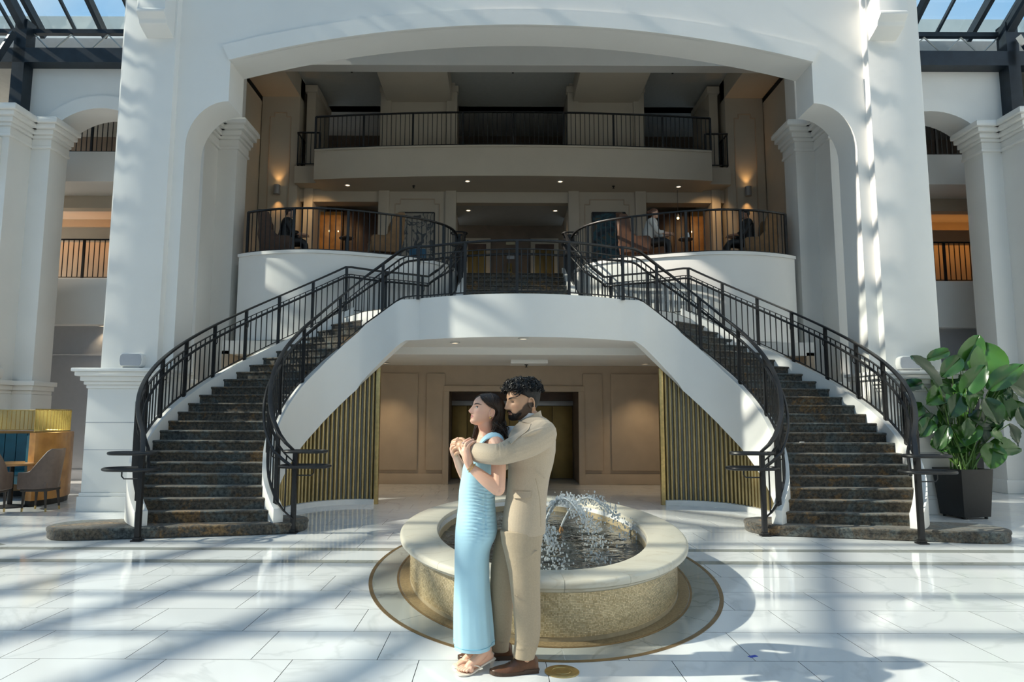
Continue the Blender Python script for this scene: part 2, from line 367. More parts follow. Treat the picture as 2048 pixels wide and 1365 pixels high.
# rear piers and openings of levels two and three
for s, lab in ((-1, 'west'), (1, 'east')):
    struct('pier_gallery_'+lab, G().box(s*1.62, s*3.70, 18.5, 20.2, Z2, 11.0), M['cream'])
    struct('trim_gallery_pilaster_'+lab, G().box(s*1.56, s*1.86, 18.42, 18.6, Z2, 10.86).box(s*3.42, s*3.72, 18.42, 18.6, Z2, 10.86).box(s*1.53, s*1.89, 18.39, 18.6, 10.68, 10.86).box(s*3.39, s*3.75, 18.39, 18.6, 10.68, 10.86), M['cream'], bevel=.012)
    fr = G()
    x0, x1, z0, z1 = s*2.02, s*3.26, 5.1, 7.58
    for a, b in (((x0, z0), (x0, z1-.14)), ((x1, z0), (x1, z1-.14)), ((x0+s*.14, z1), (x1-s*.14, z1)), ((x0, z0), (x1, z0)), ((x0, z1-.14), (x0+s*.14, z1-.14)), ((x0+s*.14, z1-.14), (x0+s*.14, z1)), ((x1, z1-.14), (x1-s*.14, z1-.14)), ((x1-s*.14, z1-.14), (x1-s*.14, z1))):
        fr.bar((a[0], 18.49, a[1]), (b[0], 18.49, b[1]), .03, .03)
    struct('trim_wall_frame_'+lab, fr, M['taupe'])
    struct('beam_lounge_'+lab, G().box(s*3.7, s*9.0, 18.5, 18.9, 7.5, 7.86), M['cream'])
    struct('wall_lounge_rear_'+lab, G().box(s*3.7, s*9.0, 20.6, 20.8, Z2, 8), M['brownwall'])
    # tall sconce columns
    cx0, cx1 = 5.92, 6.98
    struct('column_gallery_'+lab, G().box(s*cx0, s*cx1, 18.2, 19.3, Z2, 11.0), M['cream'], bevel=.02)
    fr = G(); x0, x1, z0, z1 = s*6.16, s*6.74, 5.2, 9.95; y = 18.19
    for a, b in (((x0, z0), (x0, z1-.12)), ((x1, z0), (x1, z1-.12)), ((x0+s*.12, z1), (x1-s*.12, z1)), ((x0, z0), (x1, z0)), ((x0, z1-.12), (x0+s*.12, z1-.12)), ((x0+s*.12, z1-.12), (x0+s*.12, z1)), ((x1, z1-.12), (x1-s*.12, z1-.12)), ((x1-s*.12, z1-.12), (x1-s*.12, z1))):
        fr.bar((a[0], y, a[1]), (b[0], y, b[1]), .03, .025)
    struct('trim_column_frame_'+lab, fr, M['taupe'])
    struct('pilaster_gallery_'+lab, G().box(s*5.55, s*5.8, 18.43, 20, Z2, 10.66).box(s*5.5, s*5.85, 18.38, 20, 10.66, 10.86), M['cream'], bevel=.012)
    # beams running forward to the header
    for x0, x1 in ((1.72, 3.55), (5.92, 6.98)):
        struct('beam_gallery', G().box(s*x0, s*x1, 16.8, 18.6, 10.42, 11.3), M['cream'], bevel=.01)
    struct('wall_gallery_side_'+lab, G().box(s*7.6, s*7.8, 15.0, 22, 8, 12), M['cream'])
struct('wall_header', G().box(-7.8, 7.8, 16.45, 16.8, 10.42, 12.6), M['white'])
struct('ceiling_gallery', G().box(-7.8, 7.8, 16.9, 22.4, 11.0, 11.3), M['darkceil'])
struct('roof_gallery', G().box(-7.0, 7.0, 11.5, 17.2, 12.55, 12.8).box(-7.8, 7.8, 16.4, 23, 12.3, 12.5), M['white'])
struct('wall_third_rear', G().box(-7.8, 7.8, 22.2, 22.4, 8, 11.2), M['brownwall'])
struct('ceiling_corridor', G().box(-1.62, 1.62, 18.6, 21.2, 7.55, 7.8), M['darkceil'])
struct('beam_corridor', G().box(-1.62, 1.62, 18.52, 18.8, 7.49, 8.0), M['cream'])
struct('wall_corridor', G().box(-1.9, 1.9, 21.0, 21.2, Z2, 7.8), M['brownwall'])
# third-level balcony: bowed fascia
cv = []
hw, sag = 5.30, .34
for i in range(33):
    x = lerp(-hw, hw, i/32); cv.append((x, 17.22+sag*(x/hw)**2))
struct('floor_third', G().prism(cv+[(hw, 18.6), (-hw, 18.6)], 7.80, Z3).box(-5.95, 5.95, 18.0, 22.3, 7.86, Z3-.26), M['cream'], smooth=25)
struct('trim_third_edge', G().loft([[(x, y-.03, Z3-.02), (x, y-.03, Z3+.03), (x, y+.12, Z3+.03), (x, y+.12, Z3-.02)] for x, y in cv]), M['cream'])
for s, lab in ((-1, 'west'), (1, 'east')):
    struct('floor_third_side_'+lab, G().box(s*7.05, s*8.9, 17.6, 20, 7.7, 8.45), M['white'])
# facade above the gallery seen through the glass roof
struct('wall_upper_facade', G().box(-22, 22, 20.0, 20.4, 11, 13.9), mat('stone_facade', (.70, .70, .64), .8, noise_amt=.06, nscale=2))

# the rest of the atrium enclosure
struct('wall_south', G().box(-30, 15, -9.3, -9, 0, 8.9), M['white'])
struct('wall_west', G().box(-30.3, -30, -9.3, 24, 0, 9.0), M['white'])
struct('wall_east', G().box(15, 15.3, -9.3, 24, 0, 12), M['white'])
struct('wall_north_west', G().box(-30, -12.6, 15, 15.3, 0, 9.7), M['white'])
struct('wall_north_east', G().box(12.6, 15, 15, 15.3, 0, 9.7), M['white'])

# ---------------------------------------------------------------- floor: polished marble tiles
def marble(name, base, vein, amt=.5, rough=.07, scale=.9):
    m = mat(name, base, rough, spec=.5); t, p = nodes(m)
    tcn = t.nodes.new('ShaderNodeTexCoord'); oi = t.nodes.new('ShaderNodeObjectInfo')
    geo = t.nodes.new('ShaderNodeNewGeometry')
    mp = t.nodes.new('ShaderNodeMapping'); t.links.new(geo.outputs['Position'], mp.inputs[0]); mp.inputs['Rotation'].default_value = (0, 0, .5)
    va = t.nodes.new('ShaderNodeVectorMath'); va.operation = 'MULTIPLY_ADD'; va.inputs[1].default_value = (1, 1, 1)
    sc = t.nodes.new('ShaderNodeVectorMath'); sc.operation = 'SCALE'; sc.inputs[0].default_value = (9, 7, 5)
    t.links.new(oi.outputs['Random'], sc.inputs['Scale']); t.links.new(mp.outputs[0], va.inputs[0]); t.links.new(sc.outputs[0], va.inputs[2])
    n = t.nodes.new('ShaderNodeTexNoise'); n.inputs['Scale'].default_value = scale; n.inputs['Detail'].default_value = 6; n.inputs['Distortion'].default_value = 1.4
    t.links.new(va.outputs[0], n.inputs['Vector'])
    ab = t.nodes.new('ShaderNodeMath'); ab.operation = 'SUBTRACT'; ab.inputs[1].default_value = .5; t.links.new(n.outputs[0], ab.inputs[0])
    a2 = t.nodes.new('ShaderNodeMath'); a2.operation = 'ABSOLUTE'; t.links.new(ab.outputs[0], a2.inputs[0])
    r = t.nodes.new('ShaderNodeValToRGB'); r.color_ramp.elements[0].position = 0; r.color_ramp.elements[1].position = .02
    r.color_ramp.elements[0].color = (*[lerp(b, v, amt) for b, v in zip(base, vein)], 1); r.color_ramp.elements[1].color = (*base, 1)
    t.links.new(a2.outputs[0], r.inputs[0])
    n2 = t.nodes.new('ShaderNodeTexNoise'); n2.inputs['Scale'].default_value = .7; n2.inputs['Detail'].default_value = 3; t.links.new(va.outputs[0], n2.inputs['Vector'])
    r2 = t.nodes.new('ShaderNodeValToRGB'); r2.color_ramp.elements[0].position = .35; r2.color_ramp.elements[1].position = .7; r2.color_ramp.elements[0].color = (.90, .91, .92, 1); r2.color_ramp.elements[1].color = (1, 1, 1, 1)
    t.links.new(n2.outputs[0], r2.inputs[0])
    mx = t.nodes.new('ShaderNodeMix'); mx.data_type = 'RGBA'; mx.blend_type = 'MULTIPLY'; mx.inputs[0].default_value = 1
    t.links.new(r.outputs[0], mx.inputs[6]); t.links.new(r2.outputs[0], mx.inputs[7]); t.links.new(mx.outputs[2], p.inputs['Base Color'])
    return m
M['marble'] = marble('white_marble', (.80, .80, .79), (.46, .47, .47), .28, scale=.55)
M['bandstone'] = marble('grey_green_marble', (.36, .37, .34), (.18, .18, .17), .5)
M['joint'] = mat('dark_joint', (.10, .10, .10), .7)
fl = G().box(-30, 30, -12, 24, -.3, -.012).build('floor', M['joint']); fl['kind'] = 'structure'; fl['label'] = 'polished white marble floor laid in staggered rectangular tiles'
TW, TH, GP = .80, .575, .0045
Yb = (7.40, 7.56, 8.08, 8.24)             # two grey bands across the hall
tile_me = {}
def tile(x0, x1, y0, y1):
    k = (round(x1-x0, 3), round(y1-y0, 3))
    if k not in tile_me:
        w, h = (x1-x0)/2-GP/2, (y1-y0)/2-GP/2
        g = G().box(-w, w, -h, h, -.012, 0); g.m = [1, 0, 1, 1, 1, 1]
        tile_me[k] = g.mesh('tile'); tile_me[k].materials.append(M['marble']); tile_me[k].materials.append(M['joint'])
    o = bpy.data.objects.new('tile', tile_me[k]); COL.objects.link(o); o.location = ((x0+x1)/2, (y0+y1)/2, 0); o.parent = fl
rows = []; y = Yb[0]
while y > 2.6: rows.append((y-TH, y)); y -= TH
off = .17
for i, (a, b) in enumerate(rows):
    xm = .78*b+.9; x = -.41-xm; k = math.floor((x-off)/TW); x = off+k*TW
    while x < -.41+xm+.3:
        tile(x, x+TW, a, b); x += TW
    off += TW/3
tile_row = [(7.56, 8.08, TW, .1)]; y = 8.24
for i in range(4): tile_row.append((y, y+TH, TW, .35+.27*i)); y += TH
for (a, b, w, of) in tile_row:
    xm = .80*b+.6; x = of+math.floor((-.41-xm-of)/w)*w
    while x < -.41+xm:
        tile(x, x+w, a, b); x += w
YF = y
def stuff_floor(name, x0, x1, y0, y1, w, h, m):
    g = G(); j = 0; yy = y0
    while yy < y1-.01:
        x = x0+(j % 3)*w/3-w
        while x < x1:
            g.box(max(x, x0)+GP/2, min(x+w, x1)-GP/2, yy+GP/2, min(yy+h, y1)-GP/2, -.012, 0) if min(x+w, x1)-max(x, x0) > .02 else 0
            x += w
        yy += h; j += 1
    o = g.build(name, m, fl); o['kind'] = 'stuff'; return o
stuff_floor('far_tiles', -16, 16, YF, 24, TW, TH, M['marble'])
stuff_floor('near_tiles', -10, 10, -3, rows[-1][0], TW, TH, M['marble'])
for s in (-1, 1):
    g = G()
    for a, b in ((7.56, 8.08),)+tuple((8.24+TH*i, 8.24+TH*(i+1)) for i in range(4)):
        x = .80*b+1.4
        g.box(*sorted((s*x-.41*(s<0), s*22)), a, b, -.012, -.0005)
    for a, b in rows: g.box(*sorted((s*(.78*b+2.0), s*22)), a, b, -.012, -.0005)
    o = g.build('side_tiles', M['marble'], fl); o['kind'] = 'stuff'
band_me = {}
for (a, b) in (Yb[:2], Yb[2:]):
    x = -10.0
    while x < 10:
        k = (a, b)
        if k not in band_me:
            gg = G(); gg.box(-.8+GP/2, .8-GP/2, -(b-a)/2+GP/2, (b-a)/2-GP/2, -.012, 0); band_me[k] = gg.mesh('border_strip'); band_me[k].materials.append(M['bandstone'])
        o = bpy.data.objects.new('border_strip', band_me[k]); COL.objects.link(o); o.location = (x+.8, (a+b)/2, 0); o.parent = fl; x += 1.6
# diagonal grey border running to the side bays
for s in (-1, 1):
    for (p, q, w) in (((s*6.3, 8.3), (s*12.5, 12.6), .16), ((s*7.0, 8.3), (s*13.2, 12.6), .16)):
        d = Vector((q[0]-p[0], q[1]-p[1])); L = d.length; d /= L; nn = Vector((-d.y, d.x))*w/2
        for i in range(5):
            a = Vector(p)+d*(L*i/5+.002); b = Vector(p)+d*(L*(i+1)/5-.002)
            G().prism([tuple(a+nn), tuple(a-nn), tuple(b-nn), tuple(b+nn)], -.01, .0012).build('border_strip', M['bandstone'], fl)

# ---------------------------------------------------------------- oval fountain
FC = (.03, 7.37); FA, FB = 2.60, 1.41
def ell(a, b, n=96, t0=0, t1=2*pi, z=0): return [(FC[0]+b*sin(lerp(t0, t1, i/n)), FC[1]-a*cos(lerp(t0, t1, i/n)), z) for i in range(n+1)]
def ering(prof, t0=0, t1=2*pi, n=96, closed=True):
    'profile of (outset, z) swept around the oval'
    rings = []
    for i in range(n if closed else n+1):
        t = lerp(t0, t1, i/n); rings.append([(FC[0]+(FB+d)*sin(t), FC[1]-(FA+d)*cos(t), z) for d, z in prof])
    return rings
inl = empty('floor_inlay', (FC[0], FC[1]-2.8, 0)); inl['kind'] = 'structure'; inl['label'] = 'oval brass and grey marble inlay around the fountain'
for k in range(16):
    G().loft(ering([(.02, -.008), (.02, .002), (.245, .002), (.245, -.008)], 2*pi*k/16+.0012, 2*pi*(k+1)/16-.0012, 10, False)).build('marble_segment', M['bandstone'], inl)
for k in range(2): G().loft(ering([(.25, -.008), (.25, .004), (.285, .004), (.285, -.008)], pi*k, pi*(k+1), 60, False)).build('brass_strip', mat('bronze_inlay', (.30, .20, .10), .35, metal=.7, noise_amt=.15) if k == 0 else bpy.data.materials['bronze_inlay'], inl)
G().loft(ering([(.0, -.008), (.0, .0045), (.02, .0045), (.02, -.008)], 0, 2*pi, 96, True), wrap=True).build('brass_strip', bpy.data.materials['bronze_inlay'], inl)
fo = empty('fountain', (FC[0], FC[1], 0), 'oval stone fountain with a gold mosaic wall and pale marble rim', 'fountain')
M['rimstone'] = marble('cream_stone', (.66, .61, .50), (.45, .37, .25), .35, rough=.3, scale=1.3)
mm = mat('gold_mosaic', (.55, .44, .26), .28, metal=.4); t, p = nodes(mm)
at = t.nodes.new('ShaderNodeAttribute'); at.attribute_name = 'tint'; 
rr_ = t.nodes.new('ShaderNodeValToRGB'); rr_.color_ramp.elements[0].color = (.50, .385, .21, 1); rr_.color_ramp.elements[1].color = (.80, .66, .42, 1)
t.links.new(at.outputs['Fac'], rr_.inputs[0]); t.links.new(rr_.outputs[0], p.inputs['Base Color']); M['mosaic'] = mm
# core wall, inner basin, footing
zt = .335
G().loft(ering([(-.105, 0), (-.105, zt), (-.38, zt), (-.38, 0)]), wrap=True).build('core_wall', mat('mosaic_grout', (.36, .29, .18), .6, noise_amt=.08, nscale=20), fo)
G().loft(ering([(-.005, -.005), (-.005, .004), (-.10, .004), (-.10, -.005)]), wrap=True).build('footing', mat('tan_mosaic_border', (.30, .22, .12), .4, metal=.3, noise_amt=.25, nscale=60), fo)
G().loft(ering([(-.34, .10), (-.34, .385), (-.372, .385), (-.372, .10)]), wrap=True).build('basin_wall', M['marble'], fo)
G().prism([q[:2] for q in ell(FA-.36, FB-.36)[:-1]], .06, .10).build('basin_floor', mat('dark_basin', (.03, .035, .035), .4, noise_amt=.3), fo)
prof = [(-.085, .335), (-.06, .338), (-.04, .350), (-.035, .362), (-.02, .368), (-.004, .378), (0, .395), (-.003, .412), (-.014, .425), (-.03, .43), (-.345, .43), (-.362, .425), (-.37, .41), (-.37, .385), (-.36, .335)]
nr = 18
for k in range(nr):
    t0 = 2*pi*(k+.05)/nr
    G().loft(ering(prof, t0+.0008, t0+2*pi/nr-.0008, 10, False)).build('rim_stone', M['rimstone'], fo, smooth=35)
# mosaic: every tessera real geometry, joined (far past three hundred)
me = bpy.data.meshes.new('mosaic_tesserae'); V = []; F = []; T = []
a_, b_ = FA-.105, FB-.105
per = [0]; NN = 2000
for i in range(NN):
    t0, t1 = 2*pi*i/NN, 2*pi*(i+1)/NN
    per.append(per[-1]+hypot(b_*(sin(t1)-sin(t0)), a_*(cos(t1)-cos(t0))))
ts_ = .0108; nper = int(per[-1]/ts_); j = 0; th_ = []
for k in range(nper+1):
    d = per[-1]*k/nper
    while per[j+1] < d-1e-9: j += 1
    th_.append(2*pi*(j+(d-per[j])/(per[j+1]-per[j]))/NN)
rng = random.Random(3); nrow = 28; hgt = (zt-.032)/nrow
for r in range(nrow):
    z0 = .033+r*hgt
    for k in range(nper):
        tm = (th_[k]+th_[k+1])/2
        if cos(tm) < -.15: continue               # the far side faces away under the rim
        e = .06; ta, tb = lerp(th_[k], th_[k+1], e), lerp(th_[k], th_[k+1], 1-e)
        o1, o2, tl = rng.uniform(.0016, .0028), rng.uniform(.0016, .0028), rng.uniform(-.0008, .0008)
        n0 = len(V); za, zb = z0+hgt*e, z0+hgt*(1-e)
        for tt, zz, dd in ((ta, za, o1), (tb, za, o2), (tb, zb, o2+tl), (ta, zb, o1+tl)):
            V.append((FC[0]+(b_+dd)*sin(tt), FC[1]-(a_+dd)*cos(tt), zz))
        for tt, zz in ((ta, za), (tb, za), (tb, zb), (ta, zb)): V.append((FC[0]+b_*sin(tt), FC[1]-a_*cos(tt), zz))
        F += [(n0, n0+1, n0+2, n0+3), (n0, n0+4, n0+5, n0+1), (n0+3, n0+2, n0+6, n0+7)]; c = rng.random(); T += [c]*3
me.from_pydata(V, [], F); at_ = me.attributes.new('tint', 'FLOAT', 'FACE'); at_.data.foreach_set('value', T)
o = link('mosaic_tesserae', me, M['mosaic'], fo); o['kind'] = 'stuff'
# water
wm = mat('fountain_water', (.012, .02, .022), .03, spec=.8); t, p = nodes(wm)
tcn = t.nodes.new('ShaderNodeTexCoord'); n = t.nodes.new('ShaderNodeTexNoise'); n.inputs['Scale'].default_value = 9; n.inputs['Detail'].default_value = 3; n.inputs['Distortion'].default_value = .6
b = t.nodes.new('ShaderNodeBump'); b.inputs['Strength'].default_value = .55; b.inputs['Distance'].default_value = .03
t.links.new(tcn.outputs['Object'], n.inputs[0]); t.links.new(n.outputs[0], b.inputs['Height']); t.links.new(b.outputs[0], p.inputs['Normal'])
g = G(); nx, ny = 44, 90; idx = {}
for i in range(nx+1):
    for j in range(ny+1):
        u, v = lerp(-1, 1, i/nx), lerp(-1, 1, j/ny)
        x, y = u*sqrt(1-v*v/2)*(FB-.365), v*sqrt(1-u*u/2)*(FA-.365)
        z = .27+.010*noise.noise(Vector((x*4.5, y*4.5, 1)))+.006*noise.noise(Vector((x*11, y*11, 4)))
        idx[i, j] = len(g.v); g.v.append((FC[0]+x, FC[1]+y, z))
for i in range(nx):
    for j in range(ny): g.f.append((idx[i, j], idx[i+1, j], idx[i+1, j+1], idx[i, j+1])); g.m.append(0)
o = g.build('fountain_water', wm, smooth=True); tag(o, 'dark rippled water filling the oval fountain basin', 'water', kind='stuff')
# jets: arcs of water breaking into drops
M['jet'] = mat('jet_water', (.90, .95, .97), .06, trans=.35, spec=.6); M['jet'].node_tree.nodes['Principled BSDF'].inputs['IOR'].default_value = 1.33
M['copper'] = mat('bronze_nozzle', (.22, .12, .05), .4, metal=.7)
JETS = [((-.02, 6.55), (.50, 6.05), .50, 'tall water jet beside the tan suit, falling toward the fountain rim'),
        ((.02, 7.5), (.62, 6.75), .40, 'middle water jet arching over the dark fountain pool'),
        ((.32, 7.9), (.95, 7.15), .36, 'water jet arching toward the sunlit side of the fountain pool'),
        ((-.12, 6.1), (.08, 5.65), .30, 'short water jet splashing behind the legs of the tan trousers')]
rj = random.Random(5)
for (a, b2, h, lab) in JETS:
    root = empty('water_jet', (a[0], a[1], .27), lab, 'water jet', 'jets in the fountain')
    G().lathe([(.03, .2), (.03, .27), (.018, .29), (.012, .315)], a, 10).build('nozzle', M['copper'], root, smooth=True)
    def path(t, sp=(0, 0, 0), hh=h):
        return Vector((lerp(a[0], b2[0], t)+sp[0]*t, lerp(a[1], b2[1], t)+sp[1]*t, .30+4*hh*t*(1-t)*(1+.5*(1-t))*.8+sp[2]*t))
    g = G()
    for q in range(4):
        sp = (rj.gauss(0, .03), rj.gauss(0, .03), 0)
        n_ = 26; g.tube([path(.75*i/n_, sp) for i in range(n_+1)], [.011*(1-.6*i/n_)*(.8+.5*rj.random()) for i in range(n_+1)], 6)
    g.build('water_stream', M['jet'], root, smooth=True)
    g = G()
    for q in range(420):
        t_ = rj.random()**.75; sp = (rj.gauss(0, .07), rj.gauss(0, .07), rj.gauss(0, .06))
        c = path(t_, sp); r_ = rj.uniform(.003, .010)
        if c.z < .285: c.z = .285+rj.random()*.05
        g.ball(c, r_, 5, 4, (1, 1, rj.uniform(1, 2.2)))
    o = g.build('water_drops', M['jet'], root, smooth=True); o['kind'] = 'stuff'
# coins of light brown on the pool floor are reflections; small floor items
dr = G().lathe([(.105, -.005), (.105, .004), (.10, .007), (.06, .0075), (.058, .0055), (.054, .0055), (.052, .0075), (0.001, .008)], (-.01, 4.33), 32).build('floor_drain_cover', M['brass'], smooth=True)
tag(dr, 'round brass cover plate set in the marble floor near the brown shoes', 'floor plate')
tp = G().obox((1.25, 4.61, .0015), (.028, .012, 0), (-.006, .012, 0), (0, 0, .0012)).build('tape_mark', mat('blue_tape', (.02, .06, .42), .5, noise_amt=.05)); tag(tp, 'small blue tape mark on the marble floor', 'tape')

# ---------------------------------------------------------------- twin curved stairs
OX, OY, OR, OA, OD = 2.8534, 10.8337, 2.7869, -.70574, .093667
IK = [0, 1, 2, 4, 7, 10, 13, 16, 20, 22, 24, 25]
IX = [3.16, 3.28, 3.42, 3.62, 3.80, 3.86, 3.77, 3.50, 2.93, 2.50, 2.0, 1.74]
IY = [8.98, 9.10, 9.26, 9.55, 10.10, 10.75, 11.40, 11.95, 12.30, 12.25, 12.0, 11.84]
def outer(k, off=0):
    a = OA+OD*(k-2); return (OX+(OR+off)*cos(a), OY+(OR+off)*sin(a))
def inner(k, off=0):
    x, y = spline(IK, IX, k), spline(IK, IY, k)
    if off:
        e = .05; dx, dy = spline(IK, IX, min(25, k+e))-spline(IK, IX, max(0, k-e)), spline(IK, IY, min(25, k+e))-spline(IK, IY, max(0, k-e))
        L = hypot(dx, dy) or 1; x -= dy/L*off; y += dx/L*off       # +off = towards the open well
    return x, y
CURB = .13
cm = mat('stair_carpet', (.03, .04, .04), .95, sheen=.15); t, p = nodes(cm)
geo = t.nodes.new('ShaderNodeNewGeometry')
n1 = t.nodes.new('ShaderNodeTexNoise'); n1.inputs['Scale'].default_value = 1.6; n1.inputs['Detail'].default_value = 8; n1.inputs['Roughness'].default_value = .72; n1.inputs['Distortion'].default_value = .6
t.links.new(geo.outputs['Position'], n1.inputs['Vector'])
r1 = t.nodes.new('ShaderNodeValToRGB'); e = r1.color_ramp.elements; e[0].position = .30; e[0].color = (.035, .042, .045, 1); e[1].position = .44; e[1].color = (.085, .10, .098, 1)
for ps, cc in ((.50, (.095, .078, .055)), (.56, (.06, .062, .058)), (.62, (.18, .11, .045)), (.68, (.10, .088, .066)), (.78, (.14, .16, .155))): q = e.new(ps); q.color = (*cc, 1)
n4 = t.nodes.new('ShaderNodeTexNoise'); n4.inputs['Scale'].default_value = 24; n4.inputs['Detail'].default_value = 4; n4.inputs['Roughness'].default_value = .7; t.links.new(geo.outputs['Position'], n4.inputs['Vector'])
r4 = t.nodes.new('ShaderNodeValToRGB'); r4.color_ramp.elements[0].position = .36; r4.color_ramp.elements[0].color = (.35, .35, .38, 1); r4.color_ramp.elements[1].position = .62; r4.color_ramp.elements[1].color = (1.5, 1.45, 1.40, 1); t.links.new(n4.outputs[0], r4.inputs[0])
mx4 = t.nodes.new('ShaderNodeMix'); mx4.data_type = 'RGBA'; mx4.blend_type = 'MULTIPLY'; mx4.inputs[0].default_value = 1
t.links.new(n1.outputs[0], r1.inputs[0]); t.links.new(r1.outputs[0], mx4.inputs[6]); t.links.new(r4.outputs[0], mx4.inputs[7]); t.links.new(mx4.outputs[2], p.inputs['Base Color'])
n3 = t.nodes.new('ShaderNodeTexNoise'); n3.inputs['Scale'].default_value = 260; b = t.nodes.new('ShaderNodeBump'); b.inputs['Strength'].default_value = .5; b.inputs['Distance'].default_value = .006
t.links.new(geo.outputs['Position'], n3.inputs['Vector']); t.links.new(n3.outputs[0], b.inputs['Height']); t.links.new(b.outputs[0], p.inputs['Normal'])
M['carpet'] = cm
def zs(k): return RIS*k
def ribbon(pts, w0, w1, ztop, zbot):
    'pts: list of ((x,y) a, (x,y) b) plan pairs'
    return [[(a[0], a[1], zb), (a[0], a[1], zt_), (b_[0], b_[1], zt_), (b_[0], b_[1], zb)] for (a, b_), zt_, zb in zip(pts, ztop, zbot)]
KK = [1.35+i*(24.6-1.35)/70 for i in range(71)]
def sbot(k):
    top = zs(k)+CURB; d = 1.03 if k < 20 else lerp(1.03, .74, min(1, (k-20)/4.6))
    return max(0.0, top-d)
STAIRS = {}
for s, lab in ((-1, 'white curved staircase with dark mottled carpet, beside the dining chairs'), (1, 'white curved staircase with dark mottled carpet, beside the leafy potted plant')):
    root = empty('staircase', (s*4.2, 9.3, 0), lab, 'staircase', 'pair of curved stairs'); STAIRS[s] = root
    fx = lambda P: (s*P[0], P[1])
    for k in range(2, 25):
        rings = []
        for i in range(9):
            u = i/8; kf = k+(.25 if k == 2 else .1 if k == 3 else 0); A0 = Vector(outer(kf)); B0 = Vector(inner(kf)); A1 = Vector(outer(k+1.15)); B1 = Vector(inner(k+1.15))
            f_ = B0.lerp(A0, u); r_ = B1.lerp(A1, u); d = (r_-f_).normalized(); z = zs(k)
            pr = []
            for dd, zz in ((0, -.19), (0, -.045), (-.012, -.038), (-.024, -.022), (-.022, -.008), (-.008, 0), (.05, .001)):
                q = f_+d*dd; pr.append((s*q.x, q.y, z+zz))
            pr += [(s*r_.x, r_.y, z), (s*r_.x, r_.y, z-.19)]; rings.append(pr)
        G().loft(rings).build('step', M['carpet'], root, smooth=35)
    # curtail step at the bottom
    pts = []
    c0, c1 = Vector((3.40, 9.52)), Vector((5.72, 9.02)); rad = .42
    ax = (c1-c0).normalized(); nn = Vector((ax.y, -ax.x))
    pl = []
    for i in range(13):
        a = pi/2-pi*i/12; pl.append(c1+ax*rad*cos(a)*1.0+nn*(-rad*sin(a)))
    for i in range(13):
        a = pi/2-pi*i/12; pl.append(c0-ax*rad*cos(a)+nn*(rad*sin(a)))
    def grow(d): 
        cen = (c0+c1)/2; out = []
        for q in pl:
            e_ = (q-c0).dot(ax); base = c0+ax*min(max(e_, 0), (c1-c0).length); v = q-base; v = v*(rad+d)/v.length if v.length > 1e-6 else v; out.append(base+v)
        return out
    rings = [[(s*q.x, q.y, z) for q in grow(d)] for d, z in ((-.03, 0), (-.012, .02), (-.01, .09), (.0, .105), (.0, .125), (-.012, .14), (-.035, .146))]
    G().loft(rings).build('step', M['carpet'], root, smooth=35)
    # outer and inner stringers
    zt_ = [zs(k)+CURB for k in KK]; zb = [sbot(k) for k in KK]
    G().loft(ribbon([(fx(outer(k, -.005)), fx(outer(k, .15))) for k in KK], 0, 0, zt_, zb)).build('stringer', M['white'], root, smooth=30)
    K2 = [1.35+i*(25.0-1.35)/80 for i in range(81)]
    G().loft(ribbon([(fx(inner(k, -.005)), fx(inner(k, .13 if k < 23.6 else lerp(.13, .02, min(1, (k-23.6)/1.2))))) for k in K2], 0, 0, [min(zs(k)+CURB, 3.60) for k in K2], [min(sbot(k), 2.87) for k in K2])).build('stringer', M['white'], root, smooth=30)
    # soffit under the flight
    K3 = [k for k in KK if sbot(k) > .02]
    G().loft([[(*fx(outer(k, .0)), sbot(k)+.02), (*fx(inner(k, 0)), min(sbot(k), 2.87)+.02), (*fx(inner(k, 0)), min(sbot(k), 2.87)+.08), (*fx(outer(k, 0)), sbot(k)+.08)] for k in K3]).build('soffit', M['white'], root, smooth=30)
    # gold slat screen closing the space beneath
    scr = empty('slat_screen', (s*3.6, 11, 0), 'curved gold slat screen below the staircase beside the %s' % ('dining chairs' if s < 0 else 'leafy potted plant'), 'screen', 'gold slat screens under the stairs')
    ks = [2.2+i*(21.7-2.2)/120 for i in range(121)]
    P = [Vector((*inner(k, -.06), k)) for k in ks]; sl = arclen([(q.x, q.y, 0) for q in P])
    L = sl[-1]; n_ = int(L/.082)
    G().loft([[(*fx(inner(k, -.10)), 0), (*fx(inner(k, -.10)), max(.1, sbot(k)+.05)), (*fx(inner(k, -.16)), max(.1, sbot(k)+.05)), (*fx(inner(k, -.16)), 0)] for k in ks]).build('backing_panel', M['slatback'], scr)
    G().loft([[(*fx(inner(k, .03)), 0), (*fx(inner(k, .03)), .085), (*fx(inner(k, -.09)), .085), (*fx(inner(k, -.09)), 0)] for k in ks]).build('base_plinth', M['white'], scr, smooth=30)
    sme = {}
    for i in range(n_+1):
        d = L*i/n_; j = max(q for q in range(len(sl)) if sl[q] <= d+1e-9); j = min(j, len(ks)-2); tt = (d-sl[j])/(sl[j+1]-sl[j]); k = lerp(ks[j], ks[j+1], tt)
        x, y = inner(k, -.07); x2, y2 = inner(k, .0); zt2 = max(.12, sbot(k)+.05)
        if zt2 < .15: continue
        dx, dy = x2-x, y2-y; LL = hypot(dx, dy); dx /= LL; dy /= LL
        rings = []
        for z in (.085, zt2): rings.append([(s*(x+dx*a+(-dy)*b_), y+dy*a+dx*b_, z) for a, b_ in ((-.03, -.024), (.01, -.024), (.03, -.013), (.034, 0), (.03, .013), (.01, .024), (-.03, .024))])
        G().loft(rings).build('slat', M['slat'], scr, smooth=60)
    x, y = inner(21.75, -.06)
    G().box(s*(x-.035), s*(x+.035), y-.05, y+.05, 0, sbot(21.75)+.03).build('end_post', M['brass'], scr, bevel=.004)
